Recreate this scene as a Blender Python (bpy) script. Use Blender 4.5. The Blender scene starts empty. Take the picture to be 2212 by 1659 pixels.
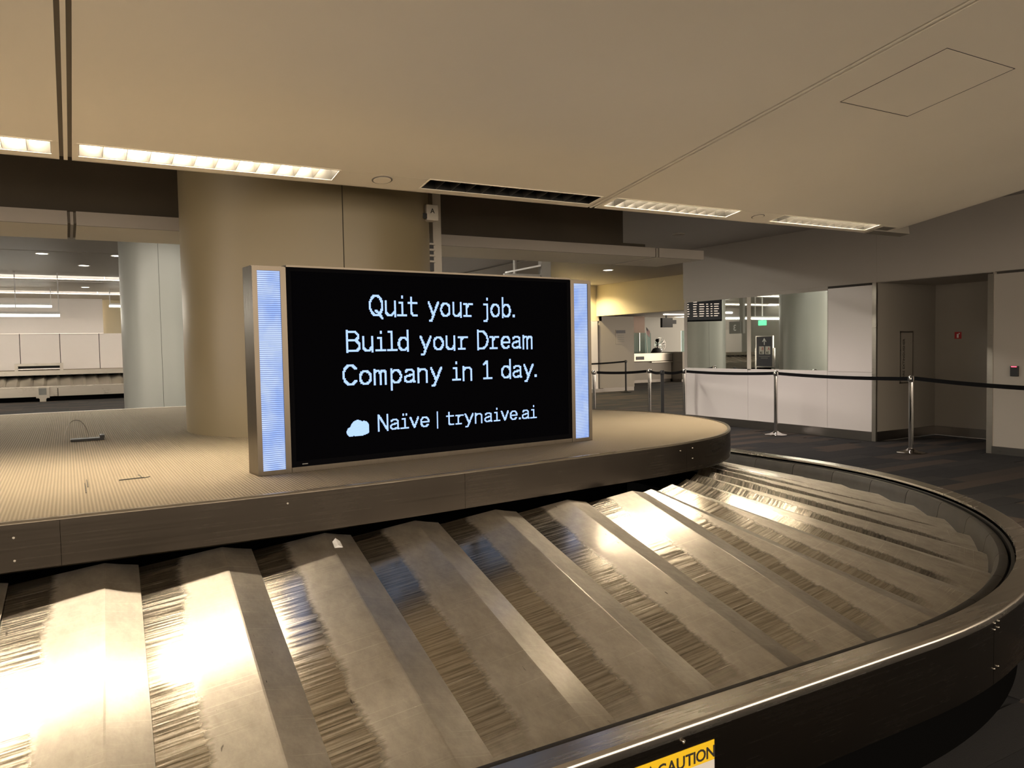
import bpy, math, random
from mathutils import Matrix, Vector
random.seed(7)
sc = bpy.context.scene
COL = sc.collection
PI = math.pi

# ------------------------------------------------------------------ camera
F_PX, IMG_W = 1668.0, 2212.0
EYE = (0.0, 0.0, 1.5)
def _unit(v): return Vector(v).normalized()
ay = _unit((144-1106, 768-829.5, F_PX)); ax = _unit((3850-1106, 701-829.5, F_PX))   # image directions of world Y and X
ax = (ax - ay*ax.dot(ay)).normalized(); az = -(ay.cross(ax))
if az.y > 0: az = -az
# world axes written in camera space (x right, y down, z forward)
right = Vector((ax.x, ay.x, az.x)); up = -Vector((ax.y, ay.y, az.y)); back = -Vector((ax.z, ay.z, az.z))
cam = bpy.data.cameras.new('camera'); camo = bpy.data.objects.new('camera', cam); COL.objects.link(camo)
cam.sensor_fit = 'HORIZONTAL'; cam.sensor_width = 36.0; cam.lens = F_PX/IMG_W*36.0
cam.clip_start = 0.05; cam.clip_end = 200
camo.matrix_world = Matrix(((right.x, up.x, back.x, EYE[0]), (right.y, up.y, back.y, EYE[1]), (right.z, up.z, back.z, EYE[2]), (0, 0, 0, 1)))
sc.camera = camo
# ------------------------------------------------------------------ world, exposure
w = bpy.data.worlds.new('world'); sc.world = w; w.use_nodes = True
w.node_tree.nodes['Background'].inputs[0].default_value = (1.0, 0.84, 0.66, 1)
w.node_tree.nodes['Background'].inputs[1].default_value = 1.10
vs = sc.view_settings
vs.view_transform = 'Standard'; vs.look = 'None'; vs.exposure = 1.88; vs.gamma = 1.0; vs.use_curve_mapping = False
LAMP_WARM = (1.0, 0.83, 0.60); LAMP_NEUT = (1.0, 0.93, 0.79)
TROFFER = 42.0      # emission of the troffer lamps
HALL = 7.0          # emission of the linear lamps in the far hall

# ------------------------------------------------------------------ helpers
def link(o, parent=None):
    COL.objects.link(o)
    if parent is not None:
        o.parent = parent
        o.matrix_parent_inverse = Matrix.Translation(-Vector(parent.get('base', (0, 0, 0))))
    return o
def mesh(name, verts, faces, mat, parent=None, smooth=False):
    me = bpy.data.meshes.new(name); me.from_pydata([tuple(v) for v in verts], [], faces); me.update()
    if mat is not None:
        for m in (mat if isinstance(mat, (list, tuple)) else [mat]): me.materials.append(m)
    if smooth:
        me.polygons.foreach_set('use_smooth', [True]*len(me.polygons))
    return link(bpy.data.objects.new(name, me), parent)
def thing(name, label, cat, base=(0, 0, 0), group=None):
    o = bpy.data.objects.new(name, None); COL.objects.link(o); o.location = base; o['base'] = list(map(float, base))
    o.empty_display_size = 0.1
    return tag(o, label, cat, group)
def tag(o, label, cat, group=None):
    o['label'] = label; o['category'] = cat
    if group: o['group'] = group
    return o
def struct(o, label=None, cat=None):
    o['kind'] = 'structure'
    if label: o['label'] = label
    if cat: o['category'] = cat
    return o
BF = [(0, 3, 2, 1), (4, 5, 6, 7), (0, 1, 5, 4), (1, 2, 6, 5), (2, 3, 7, 6), (3, 0, 4, 7)]
def bxv(x0, x1, y0, y1, z0, z1):
    return [(x0, y0, z0), (x1, y0, z0), (x1, y1, z0), (x0, y1, z0), (x0, y0, z1), (x1, y0, z1), (x1, y1, z1), (x0, y1, z1)]
def box(name, x0, x1, y0, y1, z0, z1, mat, parent=None, bevel=0.0):
    if x0 > x1: x0, x1 = x1, x0
    if y0 > y1: y0, y1 = y1, y0
    o = mesh(name, bxv(x0, x1, y0, y1, z0, z1), BF, mat, parent)
    if bevel:
        m = o.modifiers.new('bevel', 'BEVEL'); m.width = bevel; m.segments = 2
    return o
class MB:
    def __init__(s): s.v = []; s.f = []
    def add(s, v, f):
        n = len(s.v); s.v += [tuple(p) for p in v]; s.f += [tuple(i+n for i in q) for q in f]; return s
    def box(s, *a): return s.add(bxv(*a), BF)
    def tube(s, p, q, r, n=10, r2=None):
        p = Vector(p); q = Vector(q); d = (q-p).normalized(); r2 = r if r2 is None else r2
        u = d.orthogonal().normalized(); v = d.cross(u); vs = []
        for c, rr in ((p, r), (q, r2)):
            for i in range(n):
                a = 2*PI*i/n; vs.append(c+u*math.cos(a)*rr+v*math.sin(a)*rr)
        fs = [(i, (i+1) % n, n+(i+1) % n, n+i) for i in range(n)]+[tuple(range(n-1, -1, -1)), tuple(range(n, 2*n))]
        return s.add(vs, fs)
    def path(s, pts, r, n=6):
        for a, b in zip(pts, pts[1:]): s.tube(a, b, r, n)
        return s
    def lathe(s, c, prof, n=40, a0=0.0, a1=2*PI, cap=True):
        full = abs(a1-a0-2*PI) < 1e-6; m = n if full else n+1; vs = []
        for r, z in prof:
            for i in range(m):
                a = a0+(a1-a0)*i/n; vs.append((c[0]+r*math.cos(a), c[1]+r*math.sin(a), c[2]+z))
        fs = []
        for k in range(len(prof)-1):
            for i in range(n):
                j = (i+1) % m; fs.append((k*m+i, k*m+j, (k+1)*m+j, (k+1)*m+i))
        if cap and full:
            fs.append(tuple(range(m-1, -1, -1))); fs.append(tuple((len(prof)-1)*m+i for i in range(m)))
        return s.add(vs, fs)
    def out(s, name, mat, parent=None, smooth=False): return mesh(name, s.v, s.f, mat, parent, smooth)
def smooth_by_angle(o, deg=35):
    me = o.data
    me.polygons.foreach_set('use_smooth', [True]*len(me.polygons))
    try: me.set_sharp_from_angle(angle=math.radians(deg))
    except Exception: pass
    return o

# ------------------------------------------------------------------ materials
def mat(name, col, rough=0.5, metal=0.0, **kw):
    m = bpy.data.materials.new(name); m.use_nodes = True; b = m.node_tree.nodes['Principled BSDF']
    b.inputs['Base Color'].default_value = (*col, 1); b.inputs['Roughness'].default_value = rough; b.inputs['Metallic'].default_value = metal
    for k, v in kw.items(): b.inputs[k].default_value = v
    return m
def emis(name, col, s):
    m = bpy.data.materials.new(name); m.use_nodes = True; nt = m.node_tree; nt.nodes.clear()
    e = nt.nodes.new('ShaderNodeEmission'); o = nt.nodes.new('ShaderNodeOutputMaterial')
    e.inputs[0].default_value = (*col, 1); e.inputs[1].default_value = s; nt.links.new(e.outputs[0], o.inputs[0]); return m
class NT:
    def __init__(s, m): s.m = m; s.t = m.node_tree; s.b = s.t.nodes['Principled BSDF']
    def n(s, ty, **kw):
        q = s.t.nodes.new(ty)
        for k, v in kw.items():
            if k.startswith('i_'): q.inputs[k[2:]].default_value = v
            else: setattr(q, k, v)
        return q
    def l(s, a, b): s.t.links.new(a, b)
    def co(s, kind='Object', scale=(1, 1, 1), rot=(0, 0, 0)):
        c = s.n('ShaderNodeTexCoord'); m = s.n('ShaderNodeMapping'); m.inputs['Scale'].default_value = scale; m.inputs['Rotation'].default_value = rot
        s.l(c.outputs[kind], m.inputs[0]); return m.outputs[0]
    def noise(s, vec, scale, detail=3, rough=0.5):
        q = s.n('ShaderNodeTexNoise'); q.inputs['Scale'].default_value = scale; q.inputs['Detail'].default_value = detail; q.inputs['Roughness'].default_value = rough
        s.l(vec, q.inputs['Vector']); return q.outputs['Fac']
    def ramp(s, fac, stops, interp='LINEAR'):
        r = s.n('ShaderNodeValToRGB'); r.color_ramp.interpolation = interp
        e = r.color_ramp.elements
        while len(e) < len(stops): e.new(0.5)
        for el, (p, c) in zip(e, stops):
            el.position = p; el.color = (*c, 1) if isinstance(c, tuple) else (c, c, c, 1)
        s.l(fac, r.inputs[0]); return r.outputs[0]
    def math(s, op, a, b=None, c=None):
        q = s.n('ShaderNodeMath', operation=op)
        for i, v in enumerate((a, b, c)):
            if v is None: continue
            if isinstance(v, (int, float)): q.inputs[i].default_value = v
            else: s.l(v, q.inputs[i])
        return q.outputs[0]
    def mix(s, fac, a, b):
        q = s.n('ShaderNodeMix', data_type='RGBA')
        for i, v in ((0, fac), (6, a), (7, b)):
            if isinstance(v, (int, float)): q.inputs[i].default_value = v
            elif isinstance(v, tuple): q.inputs[i].default_value = (*v, 1)
            else: s.l(v, q.inputs[i])
        return q.outputs[2]
    def bump(s, h, strength=0.2, dist=0.01):
        q = s.n('ShaderNodeBump'); q.inputs['Strength'].default_value = strength; q.inputs['Distance'].default_value = dist
        s.l(h, q.inputs['Height']); s.l(q.outputs[0], s.b.inputs['Normal'])

def paint(name, col, rough=0.5, var=0.06, scale=1.5):
    m = mat(name, col, rough); t = NT(m)
    f = t.noise(t.co(), scale, 4)
    t.l(t.ramp(f, [(0.3, tuple(c*(1-var) for c in col)), (0.7, tuple(min(1, c*(1+var)) for c in col))]), t.b.inputs['Base Color'])
    return m
def brushed(name, col, rough=0.3, scale=(2, 2, 120), var=0.10):
    m = mat(name, col, rough, 1.0); t = NT(m)
    f = t.noise(t.co(scale=scale), 1.0, 4, 0.6); g = t.noise(t.co(), 2.5, 4)
    t.l(t.math('ADD', t.math('MULTIPLY', f, var), t.math('MULTIPLY_ADD', g, 0.12, rough-var*0.5-0.06)), t.b.inputs['Roughness'])
    t.l(t.mix(f, tuple(c*0.82 for c in col), col), t.b.inputs['Base Color'])
    return m

M = {}
M['ceil'] = paint('ceiling_paint', (0.90, 0.83, 0.70), 0.55, 0.03, 0.8)
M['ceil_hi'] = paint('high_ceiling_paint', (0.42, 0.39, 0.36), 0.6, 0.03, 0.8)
M['ceil_groove'] = mat('ceiling_joint', (0.20, 0.18, 0.15), 0.7)
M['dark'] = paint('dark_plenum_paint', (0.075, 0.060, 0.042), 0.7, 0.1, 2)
M['wall_up'] = paint('bulkhead_paint', (0.42, 0.385, 0.345), 0.55, 0.03, 0.8)
M['panel_w'] = paint('white_wall_panel', (0.74, 0.70, 0.68), 0.32, 0.02, 0.8)
M['panel_g'] = paint('grey_wall_panel', (0.42, 0.385, 0.34), 0.4, 0.03, 0.8)
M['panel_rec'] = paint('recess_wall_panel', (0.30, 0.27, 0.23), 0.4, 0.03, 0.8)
M['column'] = paint('column_cladding', (0.235, 0.192, 0.115), 0.34, 0.03, 1.2)
M['cream'] = paint('cream_wall_paint', (0.62, 0.55, 0.38), 0.5, 0.03, 0.8)
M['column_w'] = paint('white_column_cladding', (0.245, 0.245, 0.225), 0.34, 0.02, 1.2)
M['joint'] = mat('dark_joint', (0.05, 0.045, 0.04), 0.8)
M['black'] = mat('black_rubber', (0.012, 0.012, 0.012), 0.55)
M['toe'] = mat('black_toe_kick', (0.003, 0.003, 0.003), 0.8, 0.0, **{'Specular IOR Level': 0.0})
M['chrome'] = mat('polished_chrome', (0.75, 0.73, 0.71), 0.08, 1.0)
M['steel'] = brushed('brushed_steel', (0.52, 0.48, 0.42), 0.30, (3, 3, 160))
M['steel_base'] = brushed('baseboard_steel', (0.26, 0.24, 0.22), 0.30, (2, 2, 140))
M['fascia'] = brushed('fascia_steel', (0.078, 0.066, 0.054), 0.26, (1.5, 1.5, 130))
M['rim'] = brushed('rim_steel', (0.74, 0.69, 0.61), 0.26, (1.5, 60, 60))
M['frame'] = brushed('display_frame_steel', (0.165, 0.14, 0.11), 0.30, (90, 90, 2))
M['alu'] = mat('louver_aluminium', (0.34, 0.33, 0.31), 0.28, 1.0)
M['alu_side'] = mat('reflector_aluminium', (0.07, 0.068, 0.064), 0.45, 1.0)
M['mirror'] = mat('mirror_glass', (0.86, 0.90, 0.86), 0.015, 1.0)
M['belt'] = mat('black_webbing', (0.006, 0.006, 0.007), 0.8, 0.0, **{'Specular IOR Level': 0.1})
M['postblack'] = mat('black_powder_coat', (0.014, 0.014, 0.016), 0.45)
M['plastic'] = mat('off_white_plastic', (0.55, 0.51, 0.44), 0.5)
M['screw'] = mat('screw_steel', (0.7, 0.66, 0.58), 0.25, 1.0)
M['glass'] = mat('teal_glass', (0.55, 0.72, 0.70), 0.05, 0.0, **{'Transmission Weight': 0.85, 'IOR': 1.1})
M['blackgloss'] = mat('screen_glass', (0.002, 0.002, 0.003), 0.10, 0.0, **{'Specular IOR Level': 0.0})
M['bezel'] = mat('screen_bezel', (0.004, 0.004, 0.005), 0.3, 0.0, **{'Specular IOR Level': 0.0})
M['yellow'] = mat('caution_yellow', (0.80, 0.52, 0.01), 0.5)
M['labelwhite'] = mat('label_white', (0.62, 0.60, 0.56), 0.5)
M['ink'] = mat('print_ink', (0.015, 0.012, 0.010), 0.6)
M['red'] = mat('red_sign', (0.42, 0.02, 0.025), 0.45)
M['white'] = mat('white_print', (0.8, 0.8, 0.8), 0.5)
M['navy'] = mat('navy_poster', (0.012, 0.014, 0.03), 0.35)
M['grey'] = mat('grey_sign', (0.20, 0.20, 0.19), 0.5)
M['greycol'] = mat('grey_post_paint', (0.26, 0.25, 0.23), 0.5)
M['brown'] = mat('brown_cabinet', (0.10, 0.062, 0.045), 0.25, 0.4)
M['green'] = emis('green_exit_sign', (0.15, 0.75, 0.35), 0.5)
M['led_red'] = emis('red_led', (1.0, 0.05, 0.08), 1.6)
M['txt'] = emis('led_text', (0.42, 0.60, 1.0), 0.40)
M['lamp'] = emis('troffer_lamp', LAMP_WARM, TROFFER)
M['lamp_off'] = mat('unlit_lamp', (0.5, 0.5, 0.48), 0.4)
M['hall'] = emis('hall_lamp', LAMP_NEUT, HALL)
M['hall_added'] = emis('added_hall_lamp', LAMP_NEUT, 25.0)
M['tube'] = emis('tube_lamp', LAMP_NEUT, 2.2)
M['pend'] = emis('pendant_lamp', LAMP_NEUT, 4.5)
M['down'] = emis('downlight_lens', (1.0, 0.93, 0.82), 4.0)

# LED strip of the display: pale blue scan lines
def led_strip():
    m = bpy.data.materials.new('led_strip'); m.use_nodes = True; t = NT(m)
    z = t.n('ShaderNodeSeparateXYZ'); t.l(t.co(), z.inputs[0])
    wv = t.math('SINE', t.math('MULTIPLY', z.outputs[2], 2*PI/0.0095))
    f = t.noise(t.co(scale=(3, 3, 2.2)), 3.0, 3)
    base = t.ramp(f, [(0.35, (0.26, 0.42, 0.95)), (0.62, (0.46, 0.60, 1.0))])
    line = t.ramp(t.math('MULTIPLY_ADD', wv, 0.5, 0.5), [(0.10, 0.35), (0.5, 1.0)])
    mx = t.n('ShaderNodeMix', data_type='RGBA', blend_type='MULTIPLY'); mx.inputs[0].default_value = 1.0
    t.l(base, mx.inputs[6]); t.l(line, mx.inputs[7])
    t.b.inputs['Base Color'].default_value = (0.02, 0.02, 0.03, 1)
    t.l(mx.outputs[2], t.b.inputs['Emission Color']); t.b.inputs['Emission Strength'].default_value = 0.33
    return m
M['led'] = led_strip()

# ribbed carpet of the carousel island
def ribbed():
    c = (0.325, 0.272, 0.200); m = mat('ribbed_island_carpet', c, 0.95); t = NT(m)
    s = t.n('ShaderNodeSeparateXYZ'); t.l(t.co(), s.inputs[0])
    wv = t.math('MULTIPLY_ADD', t.math('SINE', t.math('MULTIPLY', s.outputs[0], 2*PI/0.0135)), 0.5, 0.5)
    f = t.noise(t.co(), 1.6, 5, 0.6); g = t.noise(t.co(), 160, 3)
    colr = t.mix(wv, tuple(k*0.72 for k in c), tuple(k*1.08 for k in c))
    colr = t.mix(t.math('MULTIPLY', t.ramp(f, [(0.45, 0.0), (0.75, 0.6)]), 0.5), colr, (0.24, 0.195, 0.14))
    t.l(colr, t.b.inputs['Base Color'])
    t.bump(t.math('ADD', wv, t.math('MULTIPLY', g, 0.5)), 0.7, 0.004)
    return m
M['island'] = ribbed()

def carpet(name, c):
    m = mat(name, c, 0.95); t = NT(m)
    f = t.noise(t.co(), 240, 2); g = t.noise(t.co(scale=(2, 30, 2)), 2.0, 3)
    col = t.mix(t.math('MULTIPLY', g, 0.5), tuple(k*0.75 for k in c), tuple(k*1.2 for k in c))
    t.l(col, t.b.inputs['Base Color']); t.bump(f, 0.5, 0.004); return m
TONES = [(0.009, 0.009, 0.0105), (0.014, 0.013, 0.0138), (0.022, 0.0195, 0.019), (0.040, 0.0285, 0.021), (0.056, 0.039, 0.028)]
for i, c in enumerate(TONES): M['cp%d' % i] = carpet('carpet_plank_tone_%s' % 'abcde'[i], c)
def floor_mat():
    m = mat('carpet_tiles', TONES[1], 0.95); t = NT(m)
    br = t.n('ShaderNodeTexBrick'); br.offset = 0.37; br.squash = 1.0
    br.inputs['Scale'].default_value = 1.0; br.inputs['Brick Width'].default_value = 0.84; br.inputs['Row Height'].default_value = 0.21
    br.inputs['Mortar Size'].default_value = 0.0; br.inputs['Bias'].default_value = 0.0
    br.inputs['Color1'].default_value = (0, 0, 0, 1); br.inputs['Color2'].default_value = (1, 1, 1, 1)
    t.l(t.co(), br.inputs['Vector'])
    t.l(t.ramp(br.outputs['Color'], [(0.0, TONES[0]), (0.3, TONES[1]), (0.55, TONES[2]), (0.75, TONES[3]), (0.9, TONES[4])], 'CONSTANT'), t.b.inputs['Base Color'])
    t.bump(t.noise(t.co(), 240, 2), 0.4, 0.004); return m
M['floor'] = floor_mat()

# carousel slat steel: matte scuffed plate with a rubbed, streaky band beside the neighbour's edge
def slat_mat():
    c = (0.56, 0.51, 0.44); m = mat('slat_steel', c, 0.35, 1.0); t = NT(m)
    s = t.n('ShaderNodeSeparateXYZ'); cc = t.n('ShaderNodeTexCoord'); t.l(cc.outputs['Object'], s.inputs[0])
    x, y = s.outputs[0], s.outputs[1]
    oi = t.n('ShaderNodeObjectInfo'); off = t.math('MULTIPLY', oi.outputs['Random'], 37.0)
    cmb = t.n('ShaderNodeCombineXYZ'); t.l(x, cmb.inputs[0]); t.l(y, cmb.inputs[1]); t.l(off, cmb.inputs[2])
    V = cmb.outputs[0]
    def mapped(sc_, rot=0.0):
        q = t.n('ShaderNodeMapping'); q.inputs['Scale'].default_value = sc_; q.inputs['Rotation'].default_value = (0, 0, rot); t.l(V, q.inputs[0]); return q.outputs[0]
    streak = t.noise(mapped((3.0, 95, 1)), 1.0, 5, 0.65)
    blot = t.noise(mapped((3.5, 3.5, 1)), 1.6, 5, 0.6)
    fine = t.noise(mapped((40, 40, 1)), 4.0, 3, 0.6)
    # width of the rubbed band: wide at the island end, narrow at the rim
    wid = t.math('MULTIPLY_ADD', y, 0.050, 0.170)          # y runs 0 (inner) .. -1.3 (outer)
    edge = t.math('SUBTRACT', wid, x)
    edge = t.math('ADD', edge, t.math('ADD', t.math('MULTIPLY_ADD', blot, 0.07, -0.035), t.math('MULTIPLY_ADD', streak, 0.06, -0.03)))
    band = t.math('MULTIPLY', t.ramp(t.math('MULTIPLY_ADD', edge, 12.0, 0.5), [(0.36, 0.0), (0.66, 1.0)]), t.ramp(t.math('MULTIPLY_ADD', y, 4.0, 5.8), [(0.2, 0.0), (0.7, 1.0)]))
    sc1 = t.ramp(t.noise(mapped((2.0, 210, 1), 0.75), 1.0, 2), [(0.66, 0.0), (0.72, 1.0)])
    sc2 = t.ramp(t.noise(mapped((2.6, 190, 1), -0.55), 1.0, 2), [(0.67, 0.0), (0.73, 1.0)])
    sc3 = t.ramp(t.noise(mapped((2.2, 170, 1), 1.35), 1.0, 2), [(0.67, 0.0), (0.74, 1.0)])
    scr = t.math('MINIMUM', t.math('ADD', t.math('ADD', sc1, sc2), sc3), 1.0)
    dull = t.ramp(t.noise(mapped((7, 4, 1), 0.4), 2.6, 7, 0.72), [(0.30, 0.0), (0.70, 1.0)])
    r_pol = t.math('ADD', t.math('MULTIPLY', t.ramp(streak, [(0.40, 0.0), (0.62, 1.0)]), 0.12), 0.10)
    r_mat = t.math('MULTIPLY_ADD', blot, 0.10, 0.13)
    mx = t.n('ShaderNodeMix', data_type='FLOAT'); t.l(band, mx.inputs[0]); t.l(r_mat, mx.inputs[2]); t.l(r_pol, mx.inputs[3])
    t.l(t.math('ADD', mx.outputs[0], t.math('MULTIPLY', scr, 0.08)), t.b.inputs['Roughness'])
    cm = t.mix(dull, (0.44, 0.41, 0.365), (0.56, 0.525, 0.47))
    cp = t.mix(t.ramp(streak, [(0.38, 0.0), (0.60, 1.0)]), (0.26, 0.235, 0.195), (0.54, 0.50, 0.435))
    colr = t.mix(t.math('MULTIPLY', scr, 0.35), t.mix(band, cm, cp), (0.80, 0.76, 0.68))
    spk = t.ramp(t.noise(mapped((34, 10, 1), 0.5), 1.3, 2), [(0.755, 0.0), (0.785, 1.0)])
    colr = t.mix(t.math('MULTIPLY', spk, 0.8), colr, (0.06, 0.05, 0.045))
    t.l(colr, t.b.inputs['Base Color'])
    t.bump(t.math('ADD', t.math('MULTIPLY', streak, 0.25), t.math('MULTIPLY', blot, 0.15)), 0.05, 0.01)
    b2 = t.n('ShaderNodeBsdfPrincipled'); b2.inputs['Metallic'].default_value = 1.0
    t.l(t.math('MULTIPLY_ADD', dull, 0.10, 0.46), b2.inputs['Roughness']); t.l(colr, b2.inputs['Base Color'])
    ms = t.n('ShaderNodeMixShader')
    # share of the dulled, broadly scattering finish: high on the scuffed plate, low in the rubbed band
    t.l(t.math('SUBTRACT', t.math('MULTIPLY_ADD', dull, 0.12, 0.68), t.math('MULTIPLY', band, 0.60)), ms.inputs[0])
    t.l(t.b.outputs[0], ms.inputs[1]); t.l(b2.outputs[0], ms.inputs[2])
    t.l(ms.outputs[0], t.t.nodes['Material Output'].inputs['Surface'])
    return m
M['slat'] = slat_mat()
M['bumper'] = paint('bumper_rubber', (0.022, 0.019, 0.016), 0.55, 0.35, 9)

def text_mesh(name, s, size, mat_, loc, xdir, ydir, parent=None, align='CENTER', extrude=0.0006):
    cu = bpy.data.curves.new(name, 'FONT'); cu.body = s; cu.size = size; cu.align_x = align; cu.extrude = extrude; cu.offset = size*0.014; cu.resolution_u = 3
    tmp = bpy.data.objects.new(name, cu); COL.objects.link(tmp)
    dg = bpy.context.evaluated_depsgraph_get(); me = bpy.data.meshes.new_from_object(tmp.evaluated_get(dg))
    bpy.data.objects.remove(tmp); bpy.data.curves.remove(cu)
    X = Vector(xdir).normalized(); Y = Vector(ydir).normalized(); Z = X.cross(Y)
    me.transform(Matrix(((X.x, Y.x, Z.x, loc[0]), (X.y, Y.y, Z.y, loc[1]), (X.z, Y.z, Z.z, loc[2]), (0, 0, 0, 1))))
    me.materials.clear(); me.materials.append(mat_); me.name = name
    return link(bpy.data.objects.new(name, me), parent)

# ================================================================== SETTING
floor = struct(box('floor', -14, 26, -12, 37, -0.05, -0.004, M['floor']), 'dark carpet tile floor in grey and brown planks', 'floor')
def proj(p):
    d = Vector(p)-Vector(EYE); c = Vector((d.dot(right), -d.dot(up), -d.dot(back)))
    return (1106+F_PX*c.x/c.z, 829.5+F_PX*c.y/c.z) if c.z > 0.1 else (-9e3, -9e3)
PL, PW = 0.84, 0.21
plank_me = []
for i in range(5):
    me = bpy.data.meshes.new('carpet_plank'); me.from_pydata(bxv(0.001, PL-0.001, 0.001, PW-0.001, -0.004, 0.001), [], BF); me.materials.append(M['cp%d' % i]); plank_me.append(me)
rp = random.Random(11); cand = []
for r in range(2, 60):
    y = r*PW; off = rp.random()*PL
    for k in range(0, 22):
        x = off+k*PL
        cx, cy = x+PL/2, y+PW/2
        dx, dy = cx-2.47, cy-4.5
        inside = (cx < 2.47 and cy > 1.5) or (cx < 5.4 and cy > 4.5) or (dx > 0 and dy < 0 and math.hypot(dx, dy) < 2.95)
        tone = rp.choices(range(5), (30, 28, 18, 14, 10))[0]
        if inside or (cx > 10.2 and cy < 11.6) and not (cx < 11.6 and 5.75 < cy < 7.15): continue
        px, py = proj((cx, cy, 0))
        if not (-30 < px < 2260 and 880 < py < 1720): continue
        if px < 1500 and py < 1000 and cx < 7.5: continue
        ddd = math.hypot(cx, cy); cand.append((ddd, x, y, tone))
cand.sort()
for d, x, y, tone in cand[:300]:
    o = bpy.data.objects.new('carpet_plank', plank_me[tone]); link(o, floor); o.location = (x, y, 0)

# ---- ceiling cloud over the carousel (falls away from the camera to a lip with lamps)
LIPY, LIPZ, SL = 4.60, 2.50, 0.15
nb = math.sqrt(1+SL*SL); cb, sb = 1/nb, SL/nb
def S(x, t, n=0.0):       # x along the lip, t up the slope towards the camera, n above the ceiling face
    return (x, LIPY-t*cb+n*sb, LIPZ+t*sb+n*cb)
def sbox(mb, x0, x1, t0, t1, n0=0.0, n1=0.03):
    v = [S(x0, t0, n0), S(x1, t0, n0), S(x1, t1, n0), S(x0, t1, n0), S(x0, t0, n1), S(x1, t0, n1), S(x1, t1, n1), S(x0, t1, n1)]
    return mb.add(v, [tuple(reversed(f)) for f in BF])
ceil1 = struct(thing('ceiling', 'beige sloping ceiling panels above the near carousel', 'ceiling', (0, 0, 0)))
T0, T1 = 0.070, 0.232                   # slot that holds the lamps
FIX = [(-1.27, -0.025, True), (0.09, 1.40, True), (1.965, 3.265, False), (3.395, 4.60, True), (5.10, 6.335, True)]
SEAMS = [0.035, 3.330]
xs = [-7.0] + SEAMS + [6.62]
TMAX = 7.6
for i in range(3):
    a = xs[i]+(0.028 if i else 0); b = xs[i+1]-(0.028 if i < 2 else 0)
    sbox(MB(), a, b, T1, TMAX).out('ceiling_panel', M['ceil'], ceil1)
    mb = MB(); sbox(mb, a, b, 0.0, T0)
    sbox(mb, a, b, 0.0, 0.012, 0.0, 0.12)
    cur = a
    for f0, f1, lit in FIX:
        if f1 < a or f0 > b: continue
        if f0 > cur: sbox(mb, cur, f0, T0, T1-0.003)
        cur = f1
    if cur < b: sbox(mb, cur, b, T0, T1-0.003)
    mb.out('lamp_slot_panel', M['ceil'], ceil1)
for x in SEAMS:
    sbox(MB(), x-0.045, x+0.045, 0.0, TMAX, 0.018, 0.034).out('joint_backing', M['ceil_groove'], ceil1)
    sbox(MB(), x-0.009, x+0.009, 0.0, TMAX, 0.0, 0.018).out('joint_rib', M['ceil'], ceil1)
# rolled-up end of the cloud next to the wall
mb = MB(); N = 14; RR = 0.55
prof = [(6.62+RR*math.sin(k/N*PI/2)*1.0, RR*(1-math.cos(k/N*PI/2))) for k in range(N+1)]
vv = []; ff = []
for k, (x, n) in enumerate(prof): vv += [S(x, 0.0, n), S(x, TMAX, n)]
for k in range(N): ff.append((2*k, 2*k+1, 2*k+3, 2*k+2))
mesh('rolled_edge', vv, ff, M['ceil'], ceil1, True)
sbox(MB(), 6.43, 6.61, 0.02, 0.20, -0.0015, 0.0).out('slot_end_cover', M['ceil_groove'], ceil1)
mb = MB(); sbox(mb, 6.42, 6.95, 0.012, 0.11, -0.012, 0.10); mb.out('slot_end_channel', M['ceil_groove'], ceil1)
# access hatch outline in the right-hand panel
hm = MB()
for a in ((3.63, 4.22, 2.46, 2.463), (3.63, 3.634, 1.88, 2.46), (4.216, 4.22, 1.88, 2.46), (3.63, 4.22, 1.877, 1.880)):
    sbox(hm, a[0], a[1], a[2], a[3], -0.0012, 0.0)
sbox(MB(), 3.637, 4.213, 1.884, 2.456, -0.0015, 0.0005).out('access_hatch', M['ceil'], ceil1)
hm.out('hatch_gap', M['joint'], ceil1)

# ---- troffer lamps
def troffer(f0, f1, lit, label):
    t = thing('ceiling_troffer', label, 'ceiling light', S((f0+f1)/2, (T0+T1)/2), 'louvred troffers along the ceiling lip')
    h = 0.135; e = 0.004
    mb = MB()
    sbox(mb, f0, f1, T0, T0+e, 0.001, h); sbox(mb, f0, f1, T1-e, T1, 0.001, h)
    sbox(mb, f0, f0+e, T0, T1, 0.001, h); sbox(mb, f1-e, f1, T0, T1, 0.001, h); sbox(mb, f0, f1, T0, T1, h, h+e)
    mb.out('housing', M['alu_side'], t)
    mb = MB()
    for a in ((f0-0.006, f1+0.006, T0-0.006, T0+0.002), (f0-0.006, f1+0.006, T1-0.002, T1+0.006), (f0-0.006, f0+0.002, T0, T1), (f1-0.002, f1+0.006, T0, T1)):
        sbox(mb, *a, -0.003, 0.003)
    mb.out('trim_frame', M['ceil'], t)
    tm = (T0+T1)/2
    sbox(MB(), f0+0.03, f1-0.03, tm-0.058, tm+0.058, h-0.022, h-0.006).out('lamp_tube', M['lamp'] if lit else M['lamp_off'], t)
    n = 12
    for k in range(1, n):
        x = f0+(f1-f0)*k/n
        v = [S(x-0.001, T0+e, 0.002), S(x+0.001, T0+e, 0.002), S(x+0.001, T1-e, 0.002), S(x-0.001, T1-e, 0.002),
             S(x-0.009, T0+e, 0.062), S(x+0.009, T0+e, 0.062), S(x+0.009, T1-e, 0.062), S(x-0.009, T1-e, 0.062)]
        mesh('louver_blade', v, [tuple(reversed(f)) for f in BF], M['alu'], t)
    return t
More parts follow.
